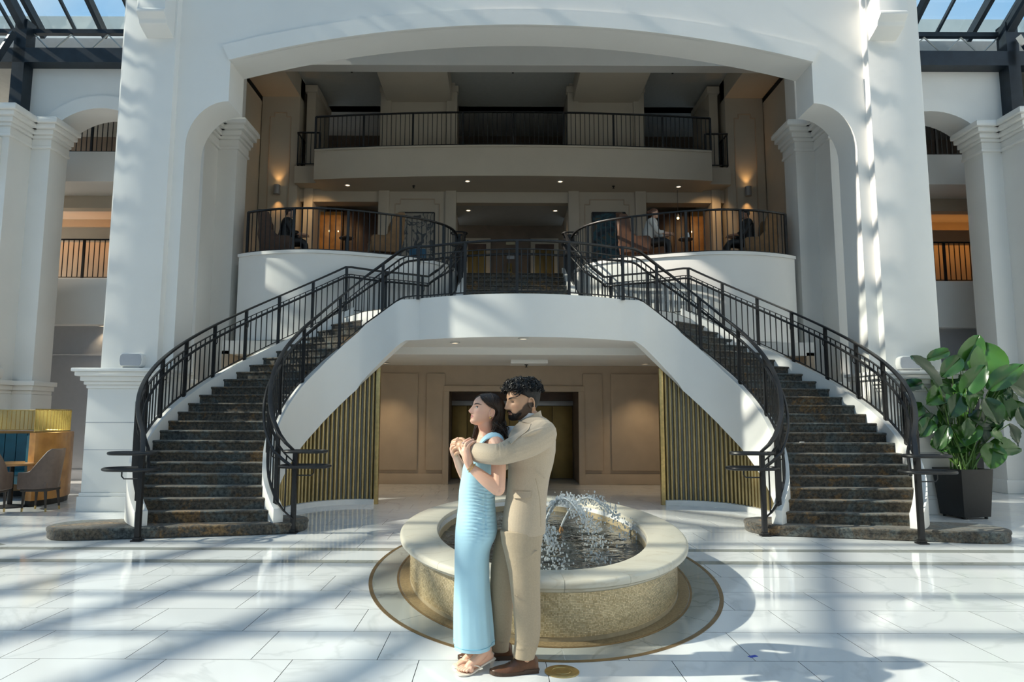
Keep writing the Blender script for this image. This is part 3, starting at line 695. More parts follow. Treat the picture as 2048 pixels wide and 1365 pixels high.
o = G().box(4.17, 4.23, 10.40, 10.44, zs(8), zs(8)+.012).build('paper_scrap', M['white'], bevel=.002); tag(o, 'scrap of white paper lying on a carpeted stair tread', 'paper')
# landing slab with bowed front
LF = [(lerp(-1.76, 1.76, i/32), 11.84-.52*(1-(lerp(-1, 1, i/32))**2)) for i in range(33)]
back = [(2.0, 12.0), (2.9, 12.7), (3.5, 13.58), (2.75, 13.9), (2.1, 14.3), (1.4, 15.2), (1.2, 15.9)]
poly = LF+back+[(-x, y) for x, y in reversed(back)]
struct('floor_landing', G().prism(poly, 2.88, ZL-.012), M['white'], smooth=20)
struct('floor_landing_carpet', G().prism([(x*.99, y+.1) for x, y in LF]+back+[(-x, y) for x, y in reversed(back)], ZL-.012, ZL), M['carpet'])
struct('trim_landing_fascia', G().loft([[(x, y-.02, 2.87), (x, y-.02, 3.60), (x, y+.12, 3.60), (x, y+.12, 2.87)] for x, y in LF]), M['white'], smooth=20)
# central flight from landing to lounge level
cf = empty('short_staircase', (0, 13.3, ZL), 'short dark carpeted flight rising from the landing to the lounge level', 'staircase')
nst = 9; rs = (Z2-ZL)/nst
for k in range(1, nst+1):
    y0 = 13.35+(k-1)*.285; z = ZL+k*rs
    prof = [(0, -rs), (0, -.04), (-.02, -.02), (-.015, -.004), (0, 0), (.3, 0), (.3, -rs)]
    G().loft([[(x, y0+a, z+b_) for a, b_ in prof] for x in (-1.12, 1.12)]).build('step', M['carpet'], cf)
for s in (-1, 1):
    G().loft([[(s*1.12, y, z-.35), (s*1.12, y, z+.16), (s*1.26, y, z+.16), (s*1.26, y, z-.35)] for y, z in ((13.2, ZL+.0), (13.35, ZL+.12), (15.9, Z2+.02))]).build('stringer', M['white'], cf)

# ---------------------------------------------------------------- iron railings
def stadium(c, r, z, tr, ax=(1, 0), st=.12):
    ax = Vector((*ax, 0)).normalized(); ny = Vector((-ax.y, ax.x, 0)); c = Vector((*c, z)); pts = []
    for i in range(13):
        a = -pi/2+pi*i/12; pts.append(c+ax*(st+r*cos(a))+ny*r*sin(a))
    for i in range(13):
        a = pi/2+pi*i/12; pts.append(c-ax*(st-r*cos(a))+ny*r*sin(a))
    return pts
def rail_thing(name, label, base, group, H=.92, post_at=None, sub=.15, hand=None, bal=.105, post_w=.05, rt=.026, bottom=.05, side=1, posts_every=1.0, drop_first=0, thick_ends=True):
    'base: 3-D polyline along the foot of the railing'
    B = [Vector(p) for p in base]; sl = arclen([(p.x, p.y, 0) for p in B]); L = sl[-1]
    root = empty(name, tuple(B[0]), label, 'railing', group)
    N = max(2, int(L/.12)); D = [L*i/N for i in range(N+1)]; P = [at_len(B, sl, d) for d in D]
    def up(pts, h): return [p+Vector((0, 0, h)) for p in pts]
    G().tube(up(P, H), rt, 8, flat=(.06, .035)).build('top_rail', M['iron'], root, bevel=.008)
    if sub: G().tube(up(P, H-sub), .01, flat=(.035, .014)).build('sub_rail', M['iron'], root)
    if bottom is not None: G().tube(up(P, bottom), .01, flat=(.035, .016)).build('bottom_rail', M['iron'], root)
    posts = post_at if post_at is not None else [L*i/max(1, round(L/posts_every)) for i in range(round(L/posts_every)+1)]
    if hand:
        q = []
        for i, p in enumerate(P):
            a, b_ = P[max(0, i-1)], P[min(N, i+1)]; d = (b_-a); d.z = 0; d.normalize(); q.append(p+Vector((d.y, -d.x, 0))*side*.075+Vector((0, 0, H-hand)))
        G().tube(q, .021, 8).build('handrail', M['iron'], root, smooth=True)
    ztop = H if not sub else H-sub
    for d in posts:
        p = at_len(B, sl, d); g = G().box(p.x-post_w/2, p.x+post_w/2, p.y-post_w/2, p.y+post_w/2, p.z-.02, p.z+H)
        o = g.build('post', M['iron'], root)
        if hand:
            a, b_ = at_len(B, sl, d-.05), at_len(B, sl, d+.05); dd = b_-a; dd.z = 0; dd.normalize(); nn = Vector((dd.y, -dd.x, 0))*side
            c = p+Vector((0, 0, H-hand))
            G().tube([c+Vector((0, 0, -.12)), c+nn*.05+Vector((0, 0, -.12)), c+nn*.075+Vector((0, 0, -.09)), c+nn*.075+Vector((0, 0, -.01))], .008, 6).build('bracket', M['iron'], o)
    nb = int(L/bal); me0 = None
    for i in range(1, nb):
        d = L*i/nb
        if min(abs(d-x) for x in posts) < bal*.45: continue
        p = at_len(B, sl, d); hh = ztop-(bottom or 0)
        key = round(hh, 3)
        if key not in BAL:
            BAL[key] = G().box(-.008, .008, -.008, .008, 0, hh).mesh('baluster'); BAL[key].materials.append(M['iron'])
        o = link('baluster', BAL[key], None, root, loc=(0, 0, 0)); o.matrix_parent_inverse = root.matrix_basis.inverted(); o.location = (p.x, p.y, p.z+(bottom or 0))
    return root
BAL = {}
def newel(root, x, y, z, top, loopdir, low):
    g = G().box(x-.03, x+.03, y-.03, y+.03, z, top); g.box(x-.06, x+.06, y-.06, y+.06, z, z+.018); g.box(x-.042, x+.042, y-.042, y+.042, z+.018, z+.05)
    g.build('newel', M['iron'], root, bevel=.004)
    d = Vector((*loopdir, 0)).normalized()
    for zz, r, off, nm in ((top, .15, .13, 'rail_loop'), (low, .20, .13, 'handrail_loop')):
        pts = stadium((x+d.x*off, y+d.y*off), r, zz, .02, (d.x, d.y), .13)
        G().tube(pts, .021, 8, wrap=True).build(nm, M['iron'], root, smooth=True)
    G().tube([(x, y, low-.12), (x+d.x*.22, y+d.y*.22, low-.12), (x+d.x*.25, y+d.y*.25, low-.09), (x+d.x*.25, y+d.y*.25, low-.01)], .009, 6).build('bracket', M['iron'], root)
for s, who in ((-1, 'beside the dining chairs'), (1, 'beside the leafy potted plant')):
    # outer rail: newel, stringer curve, lounge drum, central flight
    base = [(s*4.83, 8.63, .12), (s*4.93, 8.82, .30)]
    for i in range(80):
        k = 1.9+i*(24.0-1.9)/79; x, y = outer(k, .07); base.append((s*x, y, max(zs(k)+CURB, .33)))
    zc = zs(24)+CURB
    for t_ in (5.35, 5.8, 6.3, 6.8, 7.3): x, y = lounge(t_); base.append((s*-x*1.0, y-.16, zc-.04))
    base += [(s*1.55, 14.15, zc+.14), (s*1.24, 14.5, ZL+.78), (s*1.2, 15.0, ZL+1.03), (s*1.19, 15.9, Z2+.12)]
    B = [Vector(p) for p in base]; sl = arclen([(p.x, p.y, 0) for p in B])
    corner = [i for i in range(len(base))][81]
    Lc = sl[81]
    pa = [sl[3]+(Lc-sl[3])*i/9 for i in range(10)]+[Lc+(sl[-1]-Lc)*i/5 for i in range(1, 6)]
    r = rail_thing('stair_railing', 'black iron outer stair railing %s' % who, base, 'black iron stair railings', H=.93, post_at=pa, sub=.15, hand=.22, side=1 if s < 0 else -1)
    newel(r, s*4.83, 8.63, 0, 1.07, (s, .05), .875)
# inner rail: from one newel up, around the landing front and down
def innerpts(s):
    out = [(s*3.10, 9.22, .14), (s*3.22, 9.18, .26)]
    for i in range(80):
        k = 1.5+i*(24.9-1.5)/79; x, y = inner(k, .06); out.append((s*x, y, min(max(zs(k)+CURB, .30), 3.60)))
    return out
a_, b_ = innerpts(-1), innerpts(1)
mid = [(x, y+.05, 3.60) for x, y in LF[1:-1]]
base = a_+mid+list(reversed(b_))
B = [Vector(p) for p in base]; sl = arclen([(p.x, p.y, 0) for p in B]); nA = len(a_)-1; nB = nA+len(mid)
pa = [sl[3]+(sl[nA]-sl[3])*i/6 for i in range(7)]+[lerp(sl[nA], sl[nB], i/4) for i in (1, 2, 3)]+[lerp(sl[nB+1], sl[-4], i/6) for i in range(7)]
r = rail_thing('landing_railing', 'black iron inner railing running up both stairs and across the bowed landing', base, 'black iron stair railings', H=.93, post_at=pa, sub=.15, hand=.22, side=-1)
newel(r, -3.10, 9.25, 0, 1.07, (1, .0), .875); newel(r, 3.10, 9.15, 0, 1.07, (-1, .0), .875)
# lounge railings
for s, who in ((-1, 'before the man in black'), (1, 'before the woman in white')):
    base = [(s*-x, y+.06, Z2+.045) for x, y in LCD[3:]]
    rail_thing('lounge_railing', 'black railing on the curved lounge deck %s' % who, base, 'black lounge railings', H=.90, sub=0, bal=.115, posts_every=1.05, bottom=.03)
    # rings where the flight railing ends
    g = empty('rail_end_loop', (s*1.3, 15.9, Z2), 'black rail loops at the stair head %s' % who, 'railing end', 'rail loops at the stair head')
    for zz in (1.0, .72): G().tube(stadium((s*1.32, 15.85), .14, Z2+zz, .02, (1, 0), .05), .018, 8, wrap=True).build('loop', M['iron'], g, smooth=True)
    G().box(s*1.32-.03, s*1.32+.03, 15.97, 16.03, Z2, Z2+1.02).build('post', M['iron'], g)
# third-level balcony railing
base = [(x, y+.05, Z3+.03) for x, y in cv]
rail_thing('balcony_railing', 'long bowed black railing on the topmost central balcony', base, 'black balcony railings', H=.93, sub=0, bal=.122, posts_every=1.35, bottom=.04)
for s, who in ((-1, 'nearer the dining chairs'), (1, 'on the side of the potted plant')):
    base = [(s*5.3, 18.05, Z3-.22), (s*5.92, 18.05, Z3-.22), (s*5.92, 19.6, Z3-.22)]
    rail_thing('balcony_side_railing', 'short black railing beside the top balcony column, %s' % who, base, 'black balcony railings', H=.93, sub=0, bal=.12, posts_every=.9, bottom=.04)
    for z, yy, lv in ((4.86, 16.4, 'lower'), (8.05, 16.4, 'upper')):
        base = [(s*9.46, 17.35, z), (s*9.46, yy, z), (s*13.6, yy, z)]
        rail_thing('side_bay_railing', 'black railing on the %s side balcony %s' % (lv, who), base, 'black side bay railings', H=.98, sub=0, bal=.125, posts_every=1.0, bottom=.04)

# ---------------------------------------------------------------- glazed roof of the atrium
gm = bpy.data.materials.new('roof_glass'); gm.use_nodes = True; t = gm.node_tree; t.nodes.clear()
out = t.nodes.new('ShaderNodeOutputMaterial'); tr = t.nodes.new('ShaderNodeBsdfTransparent'); gl = t.nodes.new('ShaderNodeBsdfGlossy'); mx = t.nodes.new('ShaderNodeMixShader')
tr.inputs[0].default_value = (.86, .90, .90, 1); gl.inputs['Roughness'].default_value = .05; mx.inputs[0].default_value = .07
t.links.new(tr.outputs[0], mx.inputs[1]); t.links.new(gl.outputs[0], mx.inputs[2]); t.links.new(mx.outputs[0], out.inputs[0]); M['glass'] = gm
rf = empty('roof', (0, 9, 14)); rf['kind'] = 'structure'; rf['label'] = 'glazed atrium roof on blue-black steel rafters'
YE, ZE, YR, ZR, YS, ZS_ = 15.2, 10.42, 9.0, 14.25, -7.0, 8.9       # eave, ridge, front eave
RX = 1.45; x0 = -15.45-RX*10; xs = [x0+RX*i for i in range(31)]; x1 = xs[-1]
wide = lambda i: i == 11               # one rafter left out so its shadow clears the couple
def zline(y): return lerp(ZE, ZR, (YE-y)/(YE-YR)) if y > YR else lerp(ZR, ZS_, (YR-y)/(YR-YS))
ylines = [15.2, 12.6, 9.0, 7.8, 6.6, 5.4, 4.35, 2.3, 1.25, .2, -2.2, -4.6, -7.0]  # purlin spacing shaped to cast floor bands that miss the couple
for i, x in enumerate(xs):
    g = G()
    if abs(x) < 7.1: g.bar((x, PY0-.3, zline(PY0-.3)), (x, YR, ZR), .12, .2)
    else: g.bar((x, YE, ZE), (x, YR, ZR), .10, .2)
    if not wide(i): g.bar((x, YR, ZR), (x, YS, ZS_), .12, .2)
    g.build('rafter', M['steel'], rf)
    if i < len(xs)-1:
        xm = x+RX/2
        if abs(xm) > 7.2: G().bar((xm, YE, ZE+.14), (xm, YR, ZR+.14), .05, .08).build('glazing_bar', M['steel'], rf)
        for a, b in zip(ylines, ylines[1:]):
            if a > PY0 and abs(xm) < 7.4: continue
            ya, yb = a-.02, b+.02; dz = .16
            g = G(); xa, xb = x+.03, x+RX-.03
            g.loft([[(xa, ya, zline(ya)+dz), (xb, ya, zline(ya)+dz), (xb, ya, zline(ya)+dz+.012), (xa, ya, zline(ya)+dz+.012)], [(xa, yb, zline(yb)+dz), (xb, yb, zline(yb)+dz), (xb, yb, zline(yb)+dz+.012), (xa, yb, zline(yb)+dz+.012)]])
            g.build('pane', M['glass'], rf)
for y in ylines[1:]:
    G().bar((x0, y, zline(y)-.02), (x1, y, zline(y)-.02), .15, .16).build('purlin', M['steel'], rf) if y < 11.5 else [G().bar((s*7.3, y, zline(y)), (s*14 if s > 0 else x0, y, zline(y)), .12, .2).build('purlin', M['steel'], rf) for s in (-1, 1)]
for s in (-1, 1):
    xa, xb = s*7.1, (14 if s > 0 else x0)
    G().bar((xa, 14.6, 9.55), (xb, 14.6, 9.55), .3, .34).build('eave_beam', M['steel'], rf)
    G().bar((xa, 14.72, 10.24), (xb, 14.72, 10.24), .12, .10).build('truss_chord', M['steel'], rf)
    g = G(); n = 10; X0, X1 = s*7.2, s*11.4
    for i in range(n):
        xa_, xb_ = lerp(X0, X1, i/n), lerp(X0, X1, (i+1)/n); z0, z1 = (9.76, 10.18) if i % 2 == 0 else (10.18, 9.76)
        g = G().tube([(xa_, 14.7, z0), (xb_, 14.7, z1)], .018, 6); g.build('truss_web', mat('pale_steel', (.45, .46, .44), .4, metal=.5, noise_amt=.05) if 'pale_steel' not in bpy.data.materials else bpy.data.materials['pale_steel'], rf)
    # steel mullion post at the outer end of the bay, and brace
    G().box(s*10.98, s*11.25, 14.45, 14.75, 7.9, 10.4).build('steel_post', M['steel'], rf)
    G().bar((s*11.2, 14.35, 10.0), (s*11.5, 13.7, 8.1), .10, .12).build('steel_brace', M['steel'], rf)
    G().bar((s*11.1, 14.6, 10.2), (s*11.1, 9.0, 14.0), .16, .22).build('valley_rafter', M['steel'], rf)

# ---------------------------------------------------------------- fittings: lamps, speakers, lift doors
def spot(name, loc, to, e, ang, blend, col, parent, r=.03):
    l = bpy.data.lights.new(name, 'SPOT'); o = bpy.data.objects.new(name, l); COL.objects.link(o)
    l.energy = e; l.spot_size = radians(ang); l.spot_blend = blend; l.color = col; l.shadow_soft_size = r
    o.location = loc; o.rotation_euler = (Vector(to)-Vector(loc)).to_track_quat('-Z', 'Y').to_euler()
    if parent: o.parent = parent; o.matrix_parent_inverse = parent.matrix_basis.inverted()
    return o
M['lampglow'] = mat('lamp_glow', (1, .8, .5), .4, emit=(1, .62, .25), estr=6)
M['downglow'] = mat('downlight_glow', (1, .9, .75), .4, emit=(1, .85, .65), estr=1.2)
M['lampgrey'] = mat('satin_grey', (.35, .35, .36), .35, metal=.4, noise_amt=.03)
for s, who in ((-1, 'nearer the dark wing chair'), (1, 'nearer the seated person with dark hair')):
    x, y, z = s*6.43, 18.06, 7.69
    r = empty('wall_sconce', (x, y, z), 'grey cylinder wall sconce glowing on the column %s' % who, 'wall lamp', 'sconces on the gallery columns')
    G().lathe([(.075, z-.13), (.085, z-.13), (.085, z+.13), (.075, z+.13), (.07, z+.10), (.07, z-.10)], (x, y), 20).build('shade', M['lampgrey'], r, smooth=40)
    G().box(x-.03, x+.03, y+.06, 18.2, z-.05, z+.05).build('bracket', M['lampgrey'], r)
    for e in (-1, 1):
        G().lathe([(.001, z+e*.105), (.066, z+e*.105), (.066, z+e*.115), (.001, z+e*.12)], (x, y), 16).build('bulb', M['lampglow'], r, smooth=True)
        spot('sconce_beam', (x, y+.02, z+e*.14), (x, y+.14, z+e*2), 15, 75, .9, (1, .55, .2), r)
def downlight(x, y, z, lab, grp, e=0, to=None):
    r = empty('downlight', (x, y, z), lab, 'ceiling light', grp)
    G().lathe([(.055, z), (.09, z-.002), (.095, z-.012), (.06, z-.014), (.055, z-.006)], (x, y), 18).build('trim_ring', M['white'], r, smooth=40)
    G().lathe([(.001, z-.003), (.056, z-.003), (.056, z-.006), (.001, z-.006)], (x, y), 14).build('lens', M['downglow'], r)
    if e: spot('downlight_beam', (x, y, z-.03), to or (x, y, 0), e, 95, .8, (1, .75, .45), r)
downlight(-4.48, 17.95, 7.79, 'recessed ceiling light above the sofa corner with dark wood panel', 'lights under the top balcony', 25)
downlight(-1.21, 17.6, 7.79, 'recessed ceiling light under the top balcony, before the blue floral painting', 'lights under the top balcony')
downlight(1.26, 17.6, 7.79, 'recessed ceiling light under the top balcony, before the dark teal painting', 'lights under the top balcony')
downlight(4.51, 17.98, 7.79, 'recessed ceiling light above the seated woman in white', 'lights under the top balcony', 25)
for x in (-1.26, 1.28): downlight(x, 19.4, 7.545, 'recessed ceiling light in the upper lift lobby, %s' % ('on the floral painting side' if x < 0 else 'on the teal painting side'), 'lights in the lift lobby', 6)
downlight(-1.17, 12.3, 2.875, 'recessed light in the landing underside above the blue dress', 'lights under the landing', 60); downlight(.04, 11.6, 2.875, 'recessed light in the landing underside above the tan suit', 'lights under the landing', 60)
for s, who in ((-1, 'before the wall panel on the dining chair side'), (1, 'before the wall panel on the potted plant side')): downlight(s*2.9, 15.2, 2.735, 'added light in the ground hall ceiling %s' % who, 'added ground hall lights', 75)  # unseen lights added to warm and brighten the ground hall
for s, who in ((-1, 'on the dining chair side'), (1, 'on the potted plant side')):
    downlight(s*10.1, 18.7, 7.54, 'recessed light in the side bay balcony ceiling %s' % who, 'side bay lights', 12)
    downlight(s*10.0, 16.45, 3.71, 'recessed light under the lower side balcony washing the grey wall %s' % who, 'side bay wall washers', 14, (s*10.0, 16.6, 1.5))
def sprinkler(x, y, z, lab):
    r = empty('sprinkler', (x, y, z), lab, 'sprinkler', 'ceiling sprinklers')
    G().lathe([(.001, z), (.04, z), (.04, z-.012), (.015, z-.014), (.012, z-.05), (.03, z-.055), (.03, z-.062), (.001, z-.062)], (x, y), 12).build('sprinkler_head', M['black'], r, smooth=40)
for x, y, z, w in ((-4.42, 17.8, 10.99, 'in the top gallery ceiling above the floral painting side'), (0, 17.8, 10.99, 'in the middle of the top gallery ceiling'), (4.38, 17.8, 10.99, 'in the top gallery ceiling above the teal painting side'), (-2.69, 18.0, 7.79, 'under the top balcony above the blue floral painting'), (2.74, 17.97, 7.79, 'under the top balcony above the dark teal painting'), (.22, 14.6, 2.66, 'below the white ceiling hatch behind the couple')):
    sprinkler(x, y, z, 'small ceiling sprinkler '+w)
# speakers on the plinth caps
def speaker(x, y, z, lab, rz=0):
    r = empty('speaker', (x, y, z), lab, 'speaker', 'white speakers on the plinths', rz=rz)
    pr = [(-.17, 0), (-.19, .03), (-.20, .10), (-.19, .19), (-.15, .22), (.13, .225), (.16, .20), (.175, .11), (.165, .03), (.14, 0)]
    g = G().loft([[(a, b_, c+.03) for a, c in pr] for b_ in (-.10, .10)])
    for nm, gg, mm_ in (('cabinet', g, M['white']), ('grille', G().loft([[(a*.9-.005, -.112+d, c*.86+.045) for a, c in pr] for d in (0, .014)]), M['greywall']), ('foot', G().box(-.14, .12, -.08, .08, 0, .032), M['lampgrey'])):
        me = gg.mesh(nm, 40); o = link(nm, me, mm_, r, loc=(0, 0, 0))
        if nm == 'cabinet':
            mod = o.modifiers.new('b', 'BEVEL'); mod.width = .012; mod.segments = 2
speaker(-6.42, 11.28, 2.31, 'white box speaker on the plinth beside the flight with the dining chairs', .12)
speaker(6.42, 11.28, 2.31, 'white box speaker on the plinth behind the potted plant', -.12)
speaker(-10.62, 13.8, 2.26, 'white box speaker on the far plinth above the dining booth', .2)
# lift doors on the ground floor and on the lounge level
r = empty('elevator', (0, 17.4, 0), 'wide gold lift doors in the ground hall behind the couple', 'elevator')
for x0, x1 in ((-1.54, -1.165), (-1.155, -.09), (-.08, .99), (1.0, 1.5)): G().box(x0, x1, 17.38, 17.44, .02, 1.82).build('door_panel', M['golddoor'], r, bevel=.006)
G().box(-1.55, 1.52, 17.36, 17.44, 1.83, 1.95).build('header_band', M['lampgrey'], r, bevel=.006); G().box(-1.55, 1.52, 17.40, 17.44, 1.95, 2.16).build('transom', M['darkwood'], r)
for x0, x1, who in ((-1.47, -.62, 'nearer the floral painting'), (.63, 1.5, 'nearer the teal painting')):
    r = empty('elevator', ((x0+x1)/2, 20.9, Z2), 'gold lift door with pale surround in the upper lobby, %s' % who, 'elevator', 'lifts on the lounge level')
    g = G().box(x0, x0+.14, 20.85, 21.0, Z2, 6.92).box(x1-.14, x1, 20.85, 21.0, Z2, 6.92).box(x0, x1, 20.85, 21.0, 6.92, 7.1)
    g.build('surround', M['cream'], r, bevel=.008); G().box(x0+.14, x1-.14, 20.88, 20.93, 6.75, 6.92).build('transom', M['darkwood'], r)
    xm = (x0+x1)/2
    for a, b_ in ((x0+.145, xm-.004), (xm+.004, x1-.145)): G().box(a, b_, 20.9, 20.95, Z2, 6.75).build('door_panel', M['golddoor'], r, bevel=.004)
    spot('lift_door_fill', (xm, 20.2, 5.3), (xm, 20.95, 5.6), 7, 110, .9, (1, .7, .3), r)  # unseen spot added to give the gold doors an amber glow
g_ = empty('wall_panel', (0, 20.95, 5.9), 'narrow gold art panel with a dark emblem between the two upper lifts', 'art panel')
G().box(-.105, .055, 20.93, 20.99, 5.75, 6.32).build('panel', M['golddoor'], g_, bevel=.006)
G().lathe([(.001, 0), (.04, 0), (.04, .01), (.001, .012)], n=10).mesh('x')
g = G()
for k in range(5):
    a = k*2*pi/5; g.ball((-.025+.022*cos(a), 20.925, 6.1+.022*sin(a)), .016, 6, 4)
g.build('emblem', M['black'], g_)
o = G().box(-.14, .145, 20.9, 20.99, 6.91, 7.02).build('sign_plate', mat('pale_brass_plate', (.45, .40, .25), .4, metal=.4, noise_amt=.03), bevel=.006); tag(o, 'small pale plate on the wall above the gold art panel', 'sign')
o = G().box(-.12, .13, 20.92, 20.99, 6.45, 6.62).build('call_plate', M['lampgrey'], bevel=.006); tag(o, 'grey call plate on the wall between the upper lifts', 'call plate')
# ---------------------------------------------------------------- lounge furniture
M['fab_dark'] = mat('brown_upholstery', (.075, .04, .025), .7, noise_amt=.15, nscale=12, sheen=.2)
M['fab_tan'] = mat('tan_upholstery', (.22, .115, .04), .6, noise_amt=.12, nscale=10, sheen=.2)
M['fab_rust'] = mat('rust_leather', (.10, .042, .018), .5, noise_amt=.15, nscale=10)
def wing_chair(x, y, rz, m, lab, tall=1.25):
    r = empty('wing_chair', (x, y, Z2+.012), lab, 'armchair', 'wing chairs on the lounge decks', rz=rz)
    def part(nm, g, mm_, bv=0):
        me = g.mesh(nm, 50); o = link(nm, me, mm_, r, loc=(0, 0, 0))
        if bv: b = o.modifiers.new('b', 'BEVEL'); b.width = bv; b.segments = 3
        return o
    # faces +x; back is at -x
    part('seat', G().box(-.22, .34, -.27, .27, .24, .44), m, .05)
    prof = [(.20, .26), (.5, .27), (.8, .30), (1.0, .31), (tall-.12, .27), (tall-.03, .18), (tall, .04)]
    g = G(); rings = []
    for z, w in prof: rings.append([(-.30-.10*(z-.2)/tall-.05, -w, z), (-.30-.10*(z-.2)/tall-.05, w, z), (-.20-.10*(z-.2)/tall, w, z), (-.20-.10*(z-.2)/tall, -w, z)])
    part('backrest', g.loft(rings), m, .03)
    for s in (-1, 1):
        pr = [(-.32, .24), (.30, .24), (.34, .56), (.28, .62), (.02, .62), (-.10, .74), (-.12, tall-.25), (-.18, tall-.12), (-.36, tall-.10), (-.40, .6)]
        part('wing', G().loft([[(a, s*.27, c) for a, c in pr], [(a, s*.35, c) for a, c in pr]]), m, .025)
        for xx in (-.26, .27): part('leg', G().lathe([(.014, 0), (.024, .25)], (xx, s*.25), 8), M['darkwood'])
    return r
wing_chair(-5.35, 15.0, .25, M['fab_dark'], 'dark brown wing chair holding the seated man in black')
wing_chair(-2.95, 15.0, pi+.3, M['fab_tan'], 'tan wing chair before the blue floral painting')
wing_chair(2.70, 15.0, -.2, M['fab_rust'], 'rust brown wing chair holding the woman in white')
wing_chair(5.42, 15.0, pi-.15, M['fab_tan'], 'tan wing chair holding the dark-haired person')
def panel_set(x0, x1, z1, m, lab, y=19.3):
    r = empty('wall_screen', ((x0+x1)/2, y, Z2), lab, 'panel', 'wood panels behind the lounges'); n = max(1, round(abs(x1-x0)/.42))
    for i in range(n): a, b_ = lerp(x0, x1, i/n), lerp(x0, x1, (i+1)/n); G().box(min(a, b_)+.004, max(a, b_)-.004, y, y+.06, Z2, z1).build('panel', m, r, bevel=.008)
panel_set(-5.97, -4.90, 7.46, M['wood'], 'honey wood wall panel behind the man in black')
panel_set(-4.87, -3.78, 7.48, M['darkwood'], 'dark wood wall panel beside the floral painting')
panel_set(5.19, 6.15, 7.5, M['wood'], 'honey wood wall panel behind the dark-haired person')
panel_set(3.78, 5.16, 7.5, M['darkwood'], 'dark wood wall panel behind the woman in white')
for s, x0, x1 in ((-1, -7.75, -7.3), (1, 7.35, 7.95)):
    o = G().box(x0, x1, 19.3, 19.36, 7.08, 7.62).build('trim_lit_niche', mat('lit_niche_%d' % (s+2), (1, .7, .3), .5, emit=(1, .55, .15), estr=.9)); o['kind'] = 'structure'
for s in (-1, 1):
    o = G().box(s*7.2, s*8.2, 19.25, 19.36, Z2, 6.6).build('trim_bookcase', M['wood'], bevel=.01); o['kind'] = 'structure'
    spot('lounge_lamp', (s*5.3, 17.4, 7.7), (s*5.5, 19.3, 6.2), 42, 80, .7, (1, .62, .28), None)
def paint_mat(name, cols, sc, seed):
    m = mat(name, cols[0], .6); t, p = nodes(m); tc_ = t.nodes.new('ShaderNodeTexCoord'); mp = t.nodes.new('ShaderNodeMapping'); mp.inputs['Location'].default_value = (seed, seed*2, seed)
    n = t.nodes.new('ShaderNodeTexNoise'); n.inputs['Scale'].default_value = sc; n.inputs['Detail'].default_value = 3; n.inputs['Distortion'].default_value = 2
    r = t.nodes.new('ShaderNodeValToRGB'); e = r.color_ramp.elements; e[0].position = .3; e[0].color = (*cols[0], 1); e[1].position = .72; e[1].color = (*cols[-1], 1)
    for i, c in enumerate(cols[1:-1]): q = e.new(.42+.09*i); q.color = (*c, 1)
    r.color_ramp.interpolation = 'CONSTANT'
    t.links.new(tc_.outputs['Object'], mp.inputs[0]); t.links.new(mp.outputs[0], n.inputs[0]); t.links.new(n.outputs[0], r.inputs[0]); t.links.new(r.outputs[0], p.inputs['Base Color']); return m
for x0, x1, z0, z1, cols, sc, lab in ((-3.14, -2.16, 5.55, 7.18, [(.34, .31, .26), (.36, .33, .28), (.06, .07, .08), (.30, .28, .24), (.03, .08, .12)], 2.2, 'framed abstract floral painting in cream, black and blue on the gallery pier'), (2.22, 3.14, 5.55, 7.2, [(.012, .02, .03), (.02, .05, .07), (.03, .10, .13), (.10, .08, .05), (.02, .03, .04)], 2.6, 'framed dark teal abstract painting on the gallery pier')):
    r = empty('painting', ((x0+x1)/2, 18.46, z0), lab, 'painting', 'paintings on the gallery piers')
    G().box(x0+.02, x1-.02, 18.45, 18.48, z0+.02, z1-.02).build('canvas', paint_mat('canvas_%d' % int(x0*10), cols, sc, x0), r)
    g = G()
    for a, b_ in (((x0, z0), (x1, z0)), ((x1, z0), (x1, z1)), ((x1, z1), (x0, z1)), ((x0, z1), (x0, z0))): g.bar((a[0], 18.46, a[1]), (b_[0], 18.46, b_[1]), .03, .03)
    g.build('frame', M['black'], r)
def lounge_table(x, y, lab, h=.58):
    r = empty('side_table', (x, y, Z2+.012), lab, 'table', 'lounge side tables'); z = Z2+.012
    G().lathe([(.15, z+h-.03), (.16, z+h-.015), (.15, z+h)], (x, y), 20).build('table_top', M['darkwood'], r, smooth=40)
    G().lathe([(.18, z), (.17, z+.02), (.03, z+.04), (.025, z+h-.03)], (x, y), 14).build('pedestal', M['black'], r, smooth=40)
lounge_table(-3.75, 14.75, 'dark round side table in front of the tan wing chair'); lounge_table(3.75, 14.75, 'dark round side table beside the woman in white')
o = G().box(-3.84, -3.66, 14.69, 14.81, Z2+.594, Z2+.612).build('folded_napkin', M['white'], bevel=.004); tag(o, 'white folded napkin on the side table by the tan wing chair', 'napkin')
o = G().lathe([(.001, Z2+.592), (.03, Z2+.592), (.033, Z2+.65), (.02, Z2+.69), (.018, Z2+.72), (.001, Z2+.725)], (3.80, 14.72), 12).build('bottle', M['white'], smooth=40); tag(o, 'small white bottle on the side table beside the woman in white', 'bottle')
o = G().box(3.62, 3.76, 14.66, 14.78, Z2+.592, Z2+.608).build('notebook', M['white'], bevel=.003); tag(o, 'white notebook on the side table beside the woman in white', 'notebook')
r = empty('pendant_lamp', (4.56, 18.3, 7.8), 'small amber pendant lamp glowing behind the woman in white', 'lamp')
G().tube([(4.56, 18.3, 7.82), (4.56, 18.3, 7.1)], .006, 6).build('cord', M['black'], r); G().lathe([(.02, 7.12), (.09, 7.02), (.088, 7.01), (.02, 7.10)], (4.56, 18.3), 14).build('lamp_shade', M['black'], r, smooth=40); G().ball((4.56, 18.3, 7.0), .035, 10, 8).build('bulb', M['lampglow'], r, smooth=True)
